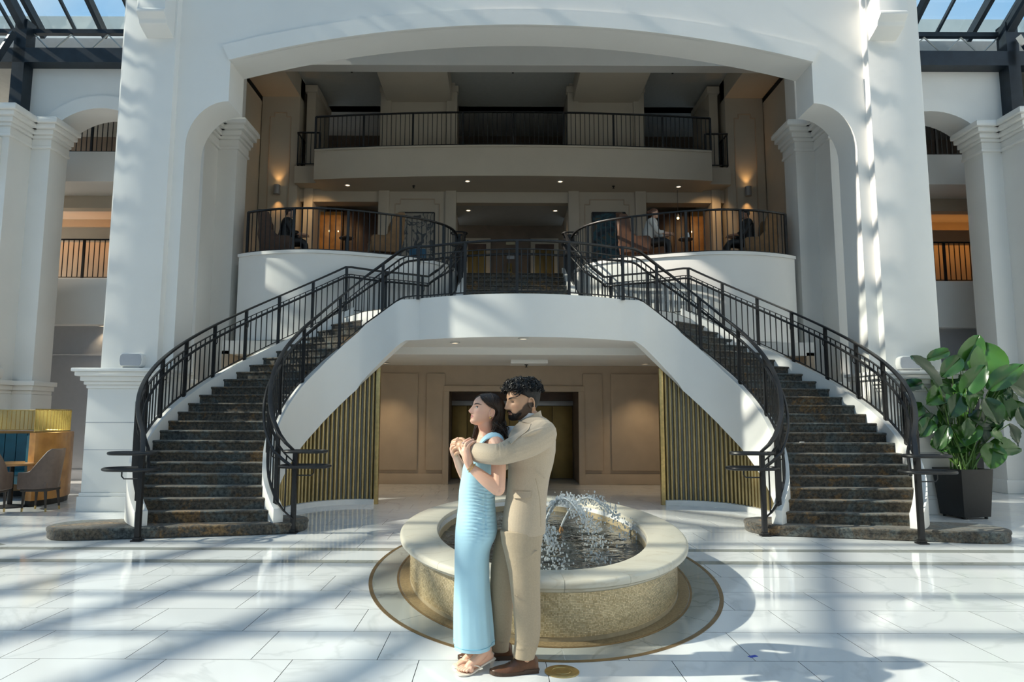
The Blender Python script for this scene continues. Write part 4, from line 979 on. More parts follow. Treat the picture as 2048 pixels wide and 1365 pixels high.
o = G().box(-2.36, -1.98, 14.75, 14.95, Z2+.012, Z2+.36).build('ottoman', mat('blue_velvet', (.01, .08, .15), .6, noise_amt=.2, sheen=.4), bevel=.05); tag(o, 'low blue velvet ottoman at the end of the deck by the floral painting', 'ottoman')
# ---------------------------------------------------------------- dining corner
M['leather'] = mat('taupe_leather', (.13, .088, .068), .42, noise_amt=.08, nscale=14, bump=.1)
M['teal'] = mat('teal_leather', (.0, .085, .13), .4, noise_amt=.1)
M['legwood'] = mat('black_brown_wood', (.035, .025, .02), .4, noise_amt=.2)
bo = empty('booth', (-9.4, 13.1, 0), 'curved honey wood dining booth lined with teal leather', 'booth')
cx_, cy_, ro, ri = -9.42, 12.25, 1.28, 1.12
def bring(r0, r1, z0, z1, a0, a1, n=20): return G().loft([[(cx_+r0*cos(a), cy_+r0*sin(a), z0), (cx_+r0*cos(a), cy_+r0*sin(a), z1), (cx_+r1*cos(a), cy_+r1*sin(a), z1), (cx_+r1*cos(a), cy_+r1*sin(a), z0)] for a in [lerp(a0, a1, i/n) for i in range(n+1)]])
bring(ro, ri, .10, 1.24, -.42, 2.9).build('shell', M['wood'], bo, smooth=30)
bring(ro-.03, ri, 0, .10, -.42, 2.9).build('toe_kick', M['black'], bo)
for i in range(18): a = lerp(-.41, 2.88, i/18); bring(ri-.003, ri-.09, .5, 1.19, a+.004, a+.175, 3).build('upholstery_channel', M['teal'], bo, smooth=40)
bring(ri-.08, ri-.55, .36, .5, -.41, 2.9).build('seat', M['teal'], bo, smooth=30)
sc_ = empty('rod_screen', (-9.4, 13.1, 1.24), 'curved screen of slim brass rods standing on the dining booth', 'screen')
for z in (1.26, 1.64): G().tube([(cx_+(ro-.07)*cos(a), cy_+(ro-.07)*sin(a), z) for a in [lerp(-.41, 2.9, i/30) for i in range(31)]], .012, 6).build('rail', M['brass'], sc_)
for i in range(56):
    a = lerp(-.41, 2.9, i/55); x, y = cx_+(ro-.07)*cos(a), cy_+(ro-.07)*sin(a)
    G().tube([(x, y, 1.26), (x, y, 1.64)], .006, 6).build('rod', M['brass'], sc_, smooth=True)
gg = bpy.data.materials.new('amber_glass'); gg.use_nodes = True; t = gg.node_tree; t.nodes.clear(); o_ = t.nodes.new('ShaderNodeOutputMaterial'); a_ = t.nodes.new('ShaderNodeBsdfTransparent'); b_ = t.nodes.new('ShaderNodeBsdfTranslucent'); m_ = t.nodes.new('ShaderNodeMixShader'); a_.inputs[0].default_value = (.96, .92, .74, 1); b_.inputs[0].default_value = (.8, .65, .25, 1); m_.inputs[0].default_value = .16; t.links.new(a_.outputs[0], m_.inputs[1]); t.links.new(b_.outputs[0], m_.inputs[2]); t.links.new(m_.outputs[0], o_.inputs[0])
bring(ro-.062, ro-.078, 1.27, 1.63, -.41, 2.9).build('glass_panel', gg, sc_, smooth=30)
def dining_chair(x, y, rz, lab):
    r = empty('dining_chair', (x, y, 0), lab, 'chair', 'taupe leather dining chairs', rz=rz); r.scale = (.80, .84, 1)
    def part(nm, g, mm_, bv=0, par=None):
        o = link(nm, g.mesh(nm, 50), mm_, par or r, loc=(0, 0, 0))
        if bv: b = o.modifiers.new('b', 'BEVEL'); b.width = bv; b.segments = 3
        return o
    # faces +x
    part('seat', G().box(-.24, .27, -.25, .25, .36, .47), M['leather'], .03)
    part('seat_frame', G().box(-.24, .26, -.245, .245, .32, .36), M['legwood'], .008)
    rings = []
    for i in range(25):
        a = lerp(-2.35, 2.35, i/24); c = cos(a); top = .63+.37*max(0, min(1, (c+.25)/.9))**1.1; lean = .10*max(0, c)
        ox, oy = -.30*c-.0, .30*sin(a)
        if abs(a) > 1.57: ox = .30*(abs(a)-1.57)/.78*1.05; oy = math.copysign(.285, a)
        ix, iy = ox*.84+.012, oy*.84
        rings.append([(ox, oy, .36), (ox-lean, oy, top), (ix-lean, iy, top), (ix, iy, .36)])
    part('backrest', G().loft(rings), M['leather'], .018)
    for sx_, sy_ in ((1, 1), (1, -1), (-1, 1), (-1, -1)):
        l = part('leg', G().loft([[(sx_*(.21+d)+a, sy_*(.20+d*.6)+b_, z) for a, b_ in ((-w, -w), (w, -w), (w, w), (-w, w))] for z, w, d in ((.055, .013, .035 if sx_ < 0 else .01), (.33, .022, 0))]), M['legwood'])
        part('ferrule', G().loft([[(sx_*(.21+d)+a, sy_*(.20+d*.6)+b_, z) for a, b_ in ((-w, -w), (w, -w), (w, w), (-w, w))] for z, w, d in ((0, .012, .042 if sx_ < 0 else .012), (.055, .014, .035 if sx_ < 0 else .01))]), M['brass'], 0, l)
dining_chair(-7.84, 11.35, pi+.05, 'taupe leather dining chair seen side-on beside the stair plinth')
dining_chair(-8.42, 10.95, 1.75, 'taupe leather dining chair with its back turned to the hall')
tb = empty('dining_table', (-8.62, 11.75, 0), 'small dark wood dining table between the booth and the leather chairs', 'table')
G().lathe([(.40, .70), (.415, .715), (.41, .735), (.39, .74)], (-8.62, 11.75), 28).build('table_top', M['wood'], tb, smooth=40); G().lathe([(.26, 0), (.25, .02), (.04, .05), (.035, .70)], (-8.62, 11.75), 18).build('pedestal', M['black'], tb, smooth=40)
o = G().lathe([(.001, .74), (.035, .74), (.042, .80), (.04, .83), (.036, .83), (.036, .75), (.001, .75)], (-8.78, 11.6), 14).build('cup', M['white'], smooth=40); tag(o, 'white cup on the small dining table', 'cup')
# ---------------------------------------------------------------- potted plant
pr_ = empty('potted_plant', (6.9, 10.9, 0), 'tall plant with big glossy paddle leaves in a black square planter', 'plant')
pc = Vector((6.93, 10.93)); ra = .17
def sq(w, z): return [(pc.x+cos(ra)*a*w-sin(ra)*b_*w, pc.y+sin(ra)*a*w+cos(ra)*b_*w, z) for a, b_ in ((-1,-1),(1,-1),(1,1),(-1,1))]
G().loft([sq(.235, .035), sq(.285, .76), sq(.265, .76), sq(.25, .66)]).build('planter', M['black'], pr_, bevel=.006)
G().loft([sq(.25, .64), sq(.252, .67)]).build('soil', mat('dark_soil', (.03, .02, .015), .9, noise_amt=.4, nscale=40, bump=.8), pr_)
for a, b_ in ((-1,-1),(1,-1),(1,1),(-1,1)):
    q = (pc.x+.19*(cos(ra)*a-sin(ra)*b_), pc.y+.19*(sin(ra)*a+cos(ra)*b_)); G().lathe([(.025, 0), (.025, .04)], q, 8).build('foot', M['black'], pr_)
lm = mat('paddle_leaf', (.035, .13, .025), .28, spec=.5, coat=.25); t, p = nodes(lm)
oi = t.nodes.new('ShaderNodeObjectInfo'); cr_ = t.nodes.new('ShaderNodeValToRGB'); cr_.color_ramp.elements[0].color = (.008, .040, .010, 1); cr_.color_ramp.elements[1].color = (.06, .17, .025, 1); t.links.new(oi.outputs['Random'], cr_.inputs[0]); t.links.new(cr_.outputs[0], p.inputs['Base Color']); p.inputs['Transmission Weight'].default_value = 0
p.inputs['Subsurface Weight'].default_value = 0
M['leaf'] = lm; M['petiole'] = mat('leaf_stalk', (.10, .20, .04), .45, noise_amt=.1)
rp = random.Random(11)
def paddle(base, tip, w, nrm, bend=.12):
    base, tip = Vector(base), Vector(tip); ax = tip-base; L = ax.length; ax /= L; n = Vector(nrm); n = (n-ax*n.dot(ax)).normalized(); sdv = ax.cross(n)
    g = G(); N, Mh = 14, 5; rows = []
    for i in range(N+1):
        u = i/N; c = base+ax*L*u+n*(-bend*L*(u**2)*1.0+bend*L*.25*u)
        ww = w*.5*(sin(pi*min(1, u*.93+.05))**.62)*(1-.25*u) if u < 1 else .002
        row = []
        for j in range(-Mh, Mh+1):
            v = j/Mh; rip = .006*sin(u*42+abs(v)*3)*abs(v)
            row.append(c+sdv*ww*v+n*(.28*ww*abs(v)**1.3-(.012 if j == 0 else 0)+rip+.02*sin(u*7+v*2)*abs(v)))
        rows.append(row)
    C = 2*Mh+1
    top = [q for r_ in rows for q in r_]; bot = [q-n*.003 for q in top]; g.v = [tuple(q) for q in top+bot]; NT = len(top)
    for i in range(N):
        for j in range(C-1):
            a = i*C+j; g.f.append((a, a+1, a+C+1, a+C)); g.f.append((NT+a, NT+a+C, NT+a+C+1, NT+a+1))
    for i in range(N):
        a = i*C; g.f.append((a, a+C, NT+a+C, NT+a)); a = i*C+C-1; g.f.append((a, NT+a, NT+a+C, a+C))
    for j in range(C-1): g.f.append((j, NT+j, NT+j+1, j+1)); a = N*C+j; g.f.append((a, a+1, NT+a+1, NT+a))
    g.m = [0]*len(g.f); return g
# (tip x,z, base x,z, width, depth offset)
LV = [(7.36, 2.88, 7.10, 2.36, .34, .15), (7.42, 2.76, 7.40, 2.18, .50, -.05), (7.80, 2.42, 7.30, 1.98, .30, -.2), (6.17, 2.55, 6.50, 2.04, .36, -.25), (6.55, 2.50, 6.88, 2.62, .2, .1), (6.62, 2.2, 6.95, 2.5, .26, -.1), (7.16, 2.38, 6.84, 1.92, .30, -.3), (8.15, 1.85, 7.62, 2.18, .42, -.1), (7.82, 1.28, 7.72, 1.72, .28, -.25), (8.2, 2.25, 7.75, 2.12, .22, .1), (6.0, 2.0, 6.42, 2.1, .25, .1), (6.35, 1.78, 6.75, 2.02, .30, -.05), (6.58, 1.55, 6.80, 1.9, .26, -.3), (7.0, 1.62, 6.86, 2.0, .28, -.35), (7.3, 1.45, 7.15, 1.85, .30, -.35), (7.62, 1.5, 7.4, 1.9, .28, -.3), (8.05, 1.5, 7.7, 1.8, .26, .05), (7.95, 1.1, 7.75, 1.45, .22, .1), (6.3, 1.25, 6.55, 1.6, .24, .05), (6.45, 1.05, 6.62, 1.42, .22, -.2), (7.6, 2.55, 7.5, 2.1, .3, .25), (7.05, 2.55, 7.02, 2.1, .3, .3), (6.75, 2.3, 6.86, 1.85, .28, .3), (7.9, 2.05, 7.55, 1.75, .3, .25), (7.2, 1.15, 7.12, 1.5, .22, -.2), (6.85, 1.2, 6.88, 1.55, .22, -.3), (6.15, 1.55, 6.5, 1.75, .24, .3), (8.1, 1.7, 7.8, 1.95, .24, .3), (6.6, 2.05, 6.8, 1.7, .26, -.15), (7.5, 1.75, 7.3, 1.35, .26, -.1)]
for q in range(22):
    bx = rp.uniform(6.45, 7.6); bz = rp.uniform(1.05, 1.95); an = rp.uniform(-1.2, 1.2)*(.5 if q % 2 else 1); LV.append((bx+.5*sin(an)*rp.uniform(.8, 1.1), bz+rp.uniform(-.42, .25), bx, bz, rp.uniform(.24, .34), rp.uniform(-.3, .35)))
for (tx, tz, bx, bz, w, dy) in LV:
    y0 = pc.y-.05+dy*.8; yt = y0+rp.uniform(-.12, .08)
    nrm = (rp.uniform(-.5, .3)-.25*(tx-6.95), -.75, .55)
    lf = paddle((bx, y0, bz), (tx, yt, tz), w*1.22, nrm, rp.uniform(.05, .16)).build('leaf', M['leaf'], pr_, smooth=True)
    r0 = Vector((pc.x+rp.uniform(-.15, .15), pc.y+rp.uniform(-.15, .15), .66)); b1 = Vector((bx, y0, bz)); mdl = r0.lerp(b1, .55)+Vector(((r0.x-bx)*.12, 0, .08))
    ps = [r0.lerp(mdl, i/6).lerp(mdl.lerp(b1, i/6), i/6) for i in range(7)]
    G().tube(ps, [.014-.0012*i for i in range(7)], 6).build('stalk', M['petiole'], lf, smooth=True)

# ---------------------------------------------------------------- people
def AT(u, v, y):
    'figure tracing (in tracing units) -> metres on the upright plane at depth y'
    th = math.atan(153/1366); c, s = cos(radians(.2)), sin(radians(.2)); a, b = u-994, v-682; a, b = c*a+s*b, -s*a+c*b
    rx, ry, rz = a/1366, cos(th)+sin(th)*b/1366, sin(th)-cos(th)*b/1366; t = y/ry
    return (-.41+t*rx, y, 1.53+t*rz)
def union(pieces, voxel, name, smooth=2, fac=.5):
    g = G()
    for q in pieces: g.add(q.v, q.f)
    me = bpy.data.meshes.new('tmp'); me.from_pydata(g.v, [], g.f)
    bm = bmesh.new(); bm.from_mesh(me); bmesh.ops.triangulate(bm, faces=[f for f in bm.faces if len(f.verts) > 4]); bmesh.ops.recalc_face_normals(bm, faces=bm.faces); bm.to_mesh(me); bm.free()
    o = bpy.data.objects.new('tmp', me); COL.objects.link(o)
    r = o.modifiers.new('r', 'REMESH'); r.mode = 'VOXEL'; r.voxel_size = voxel; r.adaptivity = 0
    if smooth: s = o.modifiers.new('s', 'SMOOTH'); s.factor = fac; s.iterations = smooth
    dg = bpy.context.evaluated_depsgraph_get(); out = bpy.data.meshes.new_from_object(o.evaluated_get(dg)); out.name = name
    bpy.data.objects.remove(o); bpy.data.meshes.remove(me)
    out.polygons.foreach_set('use_smooth', [True]*len(out.polygons)); return out
def sec(x0, x1, hw, y, z, n=40, e=.85, tilt=0):
    'horizontal section spanning x0..x1 and y-hw..y+hw'
    xc, a = (x0+x1)/2, (x1-x0)/2; out = []
    for j in range(n):
        t = 2*pi*j/n; c, s_ = cos(t), sin(t); xx = xc+a*math.copysign(abs(c)**e, c); out.append((xx, y+hw*math.copysign(abs(s_)**e, s_), z+tilt*(xx-xc)))
    return out
def limb(pts, rad, n=14, sub=5):
    'smooth tapered limb through joints'
    P = [Vector(p) for p in pts]; ks = list(range(len(P))); Q_, R_ = [], []
    for i in range((len(P)-1)*sub+1):
        t = i/sub; Q_.append(Vector(tuple(spline(ks, [p[c] for p in P], t) for c in range(3)))); R_.append(spline(ks, rad, t))
    g = G().tube(Q_, R_, n)
    g.ball(Q_[0], R_[0]*.98, 10, 8); g.ball(Q_[-1], R_[-1]*.98, 10, 8); return g
class Head:
    def __init__(s, h, spec, R, O): s.h, s.k, s.R, s.O = h, spec, R, Vector(O)
    def fwd(s, t): return spline(*zip(*s.k['f']), t)
    def bck(s, t): return spline(*zip(*s.k['b']), t)
    def wid(s, t): return max(.001, spline(*zip(*s.k['w']), t))
    def local(s, t, a, off=0, feat=True):
        f, b, w = s.fwd(t), s.bck(t), s.wid(t); xw = lerp(b, f, .47)
        c, sn = cos(a), sin(a); e = s.k.get('e', .88)
        ax = (f-xw) if c > 0 else (xw-b)
        x = xw+ax*math.copysign(abs(c)**e, c); y = w*math.copysign(abs(sn)**e, sn)
        if feat and c > .05:
            n_ = interp(*zip(*s.k['nose']), t); sg = interp([.27, .33, .42, .55], [.066, .058, .040, .036], t)
            x += n_*math.exp(-(y/sg)**2)
            for (t0, y0, st, sy, am) in s.k['feat']: x += am*math.exp(-((t-t0)/st)**2-((abs(y)-y0)/sy)**2)*min(1, c*3)
        d = Vector((c*w, sn*ax if ax > 0 else sn, 0)); d = Vector((c, sn, max(0, (t-.55))*2.2)).normalized()
        return (Vector((x, y, t))+d*off)*s.h
    def W(s, p): return s.O+s.R @ p
    def pt(s, t, a, off=0, feat=True): return s.W(s.local(t, a, off, feat))
    def at(s, t, y, off=0):
        lo, hi = 0, pi/2
        for _ in range(30):
            m = (lo+hi)/2
            if s.local(t, m).y/s.h < abs(y): lo = m
            else: hi = m
        p = s.local(t, lo); p.x += off*s.h
        if y < 0: p.y = -p.y
        return p
    def body(s, nt=90, na=110):
        rings = []
        for i in range(nt+1):
            u = i/nt; t = .004+(1-.008)*(u if u < .6 else 1-(1-.6)*((1-u)/.4)**1.25)
            rings.append([s.pt(t, 2*pi*j/na) for j in range(na)])
        return G().loft(rings)
    def ear(s, side):
        g = G(); c = Vector((s.k.get('earx', -.06), side*(s.wid(.42)+.012), .425))*s.h; h = s.h
        pl = []
        for i in range(15):
            a = lerp(-.35*pi, 1.38*pi, i/14); r1, r2 = .078*h, .135*h*(1.0 if sin(a) > 0 else .92)
            pl.append(s.W(c+Vector((-r1*cos(a)*-1*-1, side*(.018*h+.014*h*abs(cos(a))), r2*sin(a)))))
        g.tube(pl, .019*h, 8)
        disc = [[s.W(c+Vector((rr*.075*h*cos(2*pi*j/16), side*dd*h, rr*.125*h*sin(2*pi*j/16)))) for j in range(16)] for rr, dd in ((1, -.02), (1, .004), (.6, -.002), (.2, -.004))]
        g.loft(disc); g.ball(s.W(c+Vector((.012*h, side*.012*h, -.125*h))), .027*h, 8, 6); g.ball(s.W(c+Vector((.055*h, side*.010*h, -.01*h))), .02*h, 8, 6, (1, 1, 1.6)); return g
BASE_FEAT = [(.565, .12, .035, .10, .012), (.49, .135, .045, .058, -.042), (.488, .140, .024, .046, .020), (.40, .22, .06, .07, .012), (.312, .062, .026, .026, .034), (.236, .0, .013, .075, .016), (.176, .0, .016, .062, .020), (.206, .0, .008, .085, -.016), (.075, 0, .045, .07, .012), (.128, 0, .022, .075, -.012)]
NOSE = [(.265, 0), (.28, .03), (.30, .105), (.335, .142), (.38, .128), (.45, .094), (.51, .058), (.56, .022), (.62, 0)]
MAN = dict(f=[(0, .33), (.04, .385), (.09, .405), (.14, .395), (.2, .405), (.28, .405), (.36, .405), (.45, .395), (.55, .41), (.65, .41), (.75, .375), (.85, .29), (.93, .17), (.98, .03), (1, -.10)],
           b=[(0, .12), (.05, .04), (.1, -.08), (.16, -.20), (.25, -.30), (.35, -.38), (.5, -.45), (.65, -.455), (.78, -.41), (.9, -.30), (.97, -.19), (1, -.11)],
           w=[(0, .10), (.04, .17), (.1, .23), (.18, .27), (.28, .30), (.4, .325), (.55, .34), (.7, .335), (.82, .285), (.92, .19), (.98, .08), (1, .0)], nose=NOSE, feat=BASE_FEAT)
WOM = dict(f=[(0, .33), (.04, .375), (.09, .39), (.14, .385), (.2, .395), (.28, .395), (.36, .40), (.45, .395), (.55, .405), (.65, .415), (.75, .385), (.85, .30), (.93, .18), (.98, .03), (1, -.10)],
           b=[(0, .15), (.05, .07), (.1, -.05), (.16, -.18), (.25, -.28), (.35, -.37), (.5, -.45), (.65, -.46), (.78, -.42), (.9, -.31), (.97, -.19), (1, -.11)],
           w=[(0, .075), (.04, .13), (.1, .195), (.18, .245), (.28, .285), (.4, .315), (.55, .335), (.7, .33), (.82, .285), (.92, .19), (.98, .08), (1, .0)], nose=[(t, a*.98) for t, a in NOSE], feat=BASE_FEAT+[(.236, 0, .014, .06, .006), (.176, 0, .016, .055, .006)])
def headrot(yaw, pitch, roll=0): return (Matrix.Rotation(pi+radians(yaw), 3, 'Z') @ Matrix.Rotation(-radians(pitch), 3, 'Y') @ Matrix.Rotation(radians(roll), 3, 'X'))
def make_head(h, spec, yaw, pitch, ear_world, roll=0):
    R = headrot(yaw, pitch, roll); anchor = Vector((spec.get('earx', -.06), spec and .325, .425))*h
    return Head(h, spec, R, Vector(ear_world)-R @ anchor)
def skin_mat(name, base):
    m = mat(name, base, .5); t, p = nodes(m); a = t.nodes.new('ShaderNodeAttribute'); a.attribute_name = 'col'; t.links.new(a.outputs['Color'], p.inputs['Base Color'])
    p.inputs['Subsurface Weight'].default_value = .12; p.inputs['Subsurface Radius'].default_value = (.010, .004, .002); return m
def paint(me, fn):
    a = me.color_attributes.new('col', 'FLOAT_COLOR', 'POINT'); buf = []
    for v in me.vertices: buf += [*fn(v.co), 1]
    a.data.foreach_set('color', buf)
def mixc(a, b, t): t = max(0, min(1, t)); return tuple(x+(y-x)*t for x, y in zip(a, b))
def face_paint(H, base, lip, blush, beard=None, low=0):
    Ri = H.R.transposed(); hh = H.h
    def fn(co):
        p = Ri @ (co-H.O)/hh; x, y, t = p
        c = base
        if -.1 < t < 1.05 and abs(y) < .42 and -.6 < x < .7:
            if x > .1:
                c = mixc(c, blush, .55*math.exp(-((t-.36)/.07)**2-((abs(y)-.20)/.09)**2)); c = mixc(c, blush, .5*math.exp(-((t-.325)/.04)**2-(y/.07)**2)*(1 if x > .4 else 0))
                wl = .098*(1-((t-.205)/.052)**2) if abs(t-.205) < .052 else 0
                if x > .33 and abs(y) < wl: c = mixc(c, lip, .9)
                if x > .33 and abs(t-.206) < .0075 and abs(y) < .10: c = mixc(c, tuple(q*.35 for q in lip), .8)
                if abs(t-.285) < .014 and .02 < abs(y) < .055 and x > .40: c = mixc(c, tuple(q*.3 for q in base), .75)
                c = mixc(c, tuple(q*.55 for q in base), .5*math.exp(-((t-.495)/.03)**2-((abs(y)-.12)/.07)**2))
            if beard and x > -.12:
                top = interp([0, .07, .12, .2, .28, .33], [.262, .255, .225, .20, .30, .46], abs(y)); fade = (top-t)/.03
                lipz = abs(t-.205) < .05 and abs(y) < .10 and x > .33
                if t < top and not lipz: c = mixc(c, beard, min(1, fade)*.90)
        return c
    return fn
def eyes(H, parent, iris, closed=False, look=0, brow=None, bw=1):
    for sgn in (1, -1):
        c = H.at(.492, sgn*.142, -.004); h = H.h
        out = Vector((.55, sgn*.45, 0)).normalized()                # the eye looks a little outward along the cheek
        sid = Vector((-out.y, out.x, 0))
        def ws(f, l, z): return H.W(c+(out*f+sid*l+Vector((0, 0, z)))*h)
        g = G(); n1, n2 = 12, 8; hz = .010 if closed else .027
        e = g.loft([[ws(.012*sin(pi*i/n2)*cos(2*pi*j/n1), .058*-cos(pi*i/n2), hz*sin(pi*i/n2)*sin(2*pi*j/n1)) for j in range(n1)] for i in range(1, n2)]).build('eye', M['sclera'], parent, smooth=True)
        q = look; rr = .024
        G().loft([[ws(.008+.006*(1-k*k), q+k*rr*cos(2*pi*j/10), .002+k*min(rr, hz*.95)*sin(2*pi*j/10)) for j in range(10)] for k in (1, .7, .35, .05)]).build('iris', iris, e, smooth=True)
        G().tube([ws(.012*sin(pi*i/8)+.003, -.062+.124*i/8, hz*sin(pi*i/8)**.8+.002-(.014 if closed else 0)*sin(pi*i/8)) for i in range(9)], [.0095*h*(.5+.5*sin(pi*i/8)) for i in range(9)], 6).build('eyelashes', M['lash'], e, smooth=True)
        pts = [H.W(H.at(.565+.030*sin(min(1, u*1.25)*pi*.62)-.012*max(0, u-.6), sgn*lerp(.05, .255, u), .004)) for u in [i/12 for i in range(13)]]
        if brow is not None: G().tube(pts, [.0125*h*bw*(.35+.65*sin(pi*min(1, .25+.75*i/12))) for i in range(13)], 6).build('eyebrow', brow, parent, smooth=True)
M['sclera'] = mat('eye_white', (.72, .70, .67), .25); M['iris'] = mat('brown_iris', (.035, .016, .008), .15); M['beard'] = mat('beard_hair', (.012, .009, .008), .85, noise_amt=.4, nscale=120, bump=.6, bscale=250); M['lash'] = mat('lashes', (.01, .008, .007), .6)
M['hair_black'] = mat('black_hair', (.007, .006, .006), .45, spec=.35, noise_amt=.3, nscale=60); M['hair_brown'] = mat('dark_brown_hair', (.024, .012, .006), .42, spec=.4, noise_amt=.35, nscale=40)
SK_M, SK_W = (.58, .34, .21), (.80, .47, .335)
M['skin_m'] = skin_mat('warm_tan_skin', SK_M); M['skin_w'] = skin_mat('fair_skin', SK_W)
def finger(pts, r0, r1): return limb(pts, [lerp(r0, r1, i/(len(pts)-1)) for i in range(len(pts))], 9, 4)
# ======================= man in the tan suit
man = empty('person', ((-0.292, 4.420, -0.005)), 'man in a tan suit with dark curly hair and beard, embracing the woman from behind', 'person')
man.location.z = 0
HM = make_head(.247, MAN, 24, -5, (-0.196, 4.345, 1.622))
nb = HM.W(Vector((-.10, 0, .12))*HM.h)
chest = Vector((-0.177, 4.420, 1.483)); nk = Vector((-0.190, 4.420, 1.521))
pieces = [HM.body(), HM.ear(1), HM.ear(-1), limb([HM.W(Vector((-.08, 0, .30))*HM.h), nb, nk, chest], [.062, .060, .063, .075], 18)]
# slim body under the clothes: torso, legs, arms
pieces.append(G().loft([sec(x0, x1, w, 4.42, z, 28) for x0, x1, w, z in ((-.31, -.13, .10, .80), (-.33, -.11, .14, .92), (-.32, -.12, .135, 1.05), (-.33, -.10, .15, 1.2), (-.33, -.08, .17, 1.36), (-.28, -.07, .15, 1.46), (-.23, -.10, .07, 1.52))]))
legN = [(-0.248, 4.330, 0.763), (-0.233, 4.320, 0.453), (-0.225, 4.320, 0.131), (-0.228, 4.320, 0.073)]; legF = [(-0.274, 4.500, 0.733), (-0.337, 4.520, 0.403), (-0.371, 4.550, 0.102), (-0.384, 4.550, 0.047)]
for L_ in (legN, legF): pieces.append(limb(L_, [.075, .05, .032, .030], 14))
elN, wrN = Vector((-0.381, 4.070, 1.317)), Vector((-0.562, 4.260, 1.324)); shN = Vector((-0.121, 4.210, 1.413))
shF, elF, wrF = Vector((-0.136, 4.630, 1.381)), Vector((-0.387, 4.730, 1.225)), Vector((-0.544, 4.500, 1.261))
pieces.append(limb([shN, elN, wrN], [.05, .04, .028], 14)); pieces.append(limb([shF, elF, wrF], [.05, .04, .028], 14))
# near hand: back of the hand, four curled fingers, thumb
pieces.append(limb([wrN, (-0.594, 4.280, 1.338), (-0.632, 4.300, 1.350)], [.027, .036, .036], 14))
for a, b_, c, d in (((-0.635, 4.300, 1.377), (-0.667, 4.310, 1.389), (-0.683, 4.360, 1.369), (-0.672, 4.390, 1.352)), ((-0.641, 4.290, 1.359), (-0.673, 4.300, 1.365), (-0.686, 4.350, 1.341), (-0.674, 4.390, 1.327)), ((-0.640, 4.285, 1.338), (-0.669, 4.295, 1.338), (-0.681, 4.340, 1.317), (-0.670, 4.380, 1.306)), ((-0.634, 4.290, 1.316), (-0.656, 4.300, 1.310), (-0.668, 4.340, 1.295), (-0.660, 4.370, 1.287))): pieces.append(finger([a, b_, c, d], .0125, .0095))
pieces.append(finger([(-0.589, 4.310, 1.359), (-0.618, 4.330, 1.389), (-0.644, 4.350, 1.394), (-0.661, 4.370, 1.387)], .0135, .010))
# far hand, resting on her upper arm side
pieces.append(limb([wrF, (-0.566, 4.470, 1.282), (-0.584, 4.440, 1.296)], [.026, .033, .03], 12))
for i in range(4): pieces.append(finger([(lambda u, v, y: AT(u, v, y))(940, 902+i*4, 4.44), (lambda u, v, y: AT(u, v, y))(935, 903+i*4, 4.41), (lambda u, v, y: AT(u, v, y))(934, 906+i*4, 4.385), (lambda u, v, y: AT(u, v, y))(937, 907+i*4, 4.37)], .0115, .009))
pieces.append(finger([(-0.562, 4.460, 1.308), (-0.578, 4.440, 1.328), (-0.590, 4.420, 1.329)], .0125, .010))
bm_ = union(pieces, .0032, 'body', 2, .4)
paint(bm_, face_paint(HM, SK_M, (.50, .22, .17), (.60, .31, .20), (.022, .014, .010)))
mb = link('body', bm_, M['skin_m'], man)
eyes(HM, mb, M['iris'], True, 0, M['hair_black'], 1.25)
# hair: faded sides, thick curly top
def hair_shell(H, hl, th, noise_a, fr, name, m, parent, rows=34, cols=96, seed=0):
    g = G(); rings = []
    for i in range(rows+1):
        u = i/rows; row = []
        for j in range(cols):
            a = 2*pi*j/cols; aa = a if a <= pi else 2*pi-a; t0 = hl(aa); t = lerp(t0, .998, u**.9); o = th(aa, t, u)
            p0 = H.local(t, a, 0, False)/H.h
            nz = noise.noise(p0*fr+Vector((seed, 0, 0)))+.5*noise.noise(p0*fr*2.1+Vector((0, seed, 0)))
            row.append(H.pt(t, a, o+noise_a(aa, t, u)*nz, False))
        rings.append(row)
    inner = [[H.pt(lerp(hl(a if a <= pi else 2*pi-a), .99, .02), a, -.03, False) for a in [2*pi*j/cols for j in range(cols)]]]
    g.loft(inner+rings, True); return g.build(name, m, parent, smooth=80)
hlM = lambda a: interp([0, .5, .9, 1.25, 1.5, 1.62, 1.75, 2.1, pi], [.79, .77, .70, .64, .57, .50, .56, .32, .20], a)
thM = lambda a, t, u: interp([.25, .52, .62, .72, .85, 1], [.008, .008, .03, .085, .125, .14], t)*(1.15 if a < .9 else 1)
naM = lambda a, t, u: interp([.5, .68, .8, 1], [.004, .03, .05, .05], t)
hm = hair_shell(HM, hlM, thM, naM, 7.5, 'hair', M['hair_black'], man, 40, 130)
rh = random.Random(21); g = G()
for q in range(1000):
    a = rh.choice((rh.uniform(-1.1, 1.1), rh.uniform(-pi, pi), rh.uniform(-pi, pi))); aa = abs(a); t = rh.uniform(max(.70, hlM(aa)+.005), .99)
    o = thM(aa, t, .5)*(rh.uniform(.75, 1.12) if aa < 1.1 else rh.uniform(.98, 1.2))
    if aa < 1.0 and t < .86: o *= 1.1
    base = HM.local(t, a, o, False); dirv = Vector((cos(a+.6), sin(a+.6), -.5)); u1 = Vector((rh.gauss(0, 1), rh.gauss(0, 1), rh.gauss(0, .7))).normalized(); u2 = u1.cross(Vector((cos(a), sin(a), .6))).normalized(); R0 = rh.uniform(.025, .05)*HM.h; tw = rh.uniform(1.2, 2.0)*pi
    drop = Vector((.5 if aa < 1 else -.3*(aa-1.5), 0, -.35))*HM.h*rh.uniform(.05, .16)
    pts = [HM.W(base+u1*R0*(cos(tw*i/9)-1)*.8+u2*R0*sin(tw*i/9)+drop*(i/9)) for i in range(10)]
    g.tube(pts, [.0032*(1-.6*abs(i/9-.3)) for i in range(10)], 4)
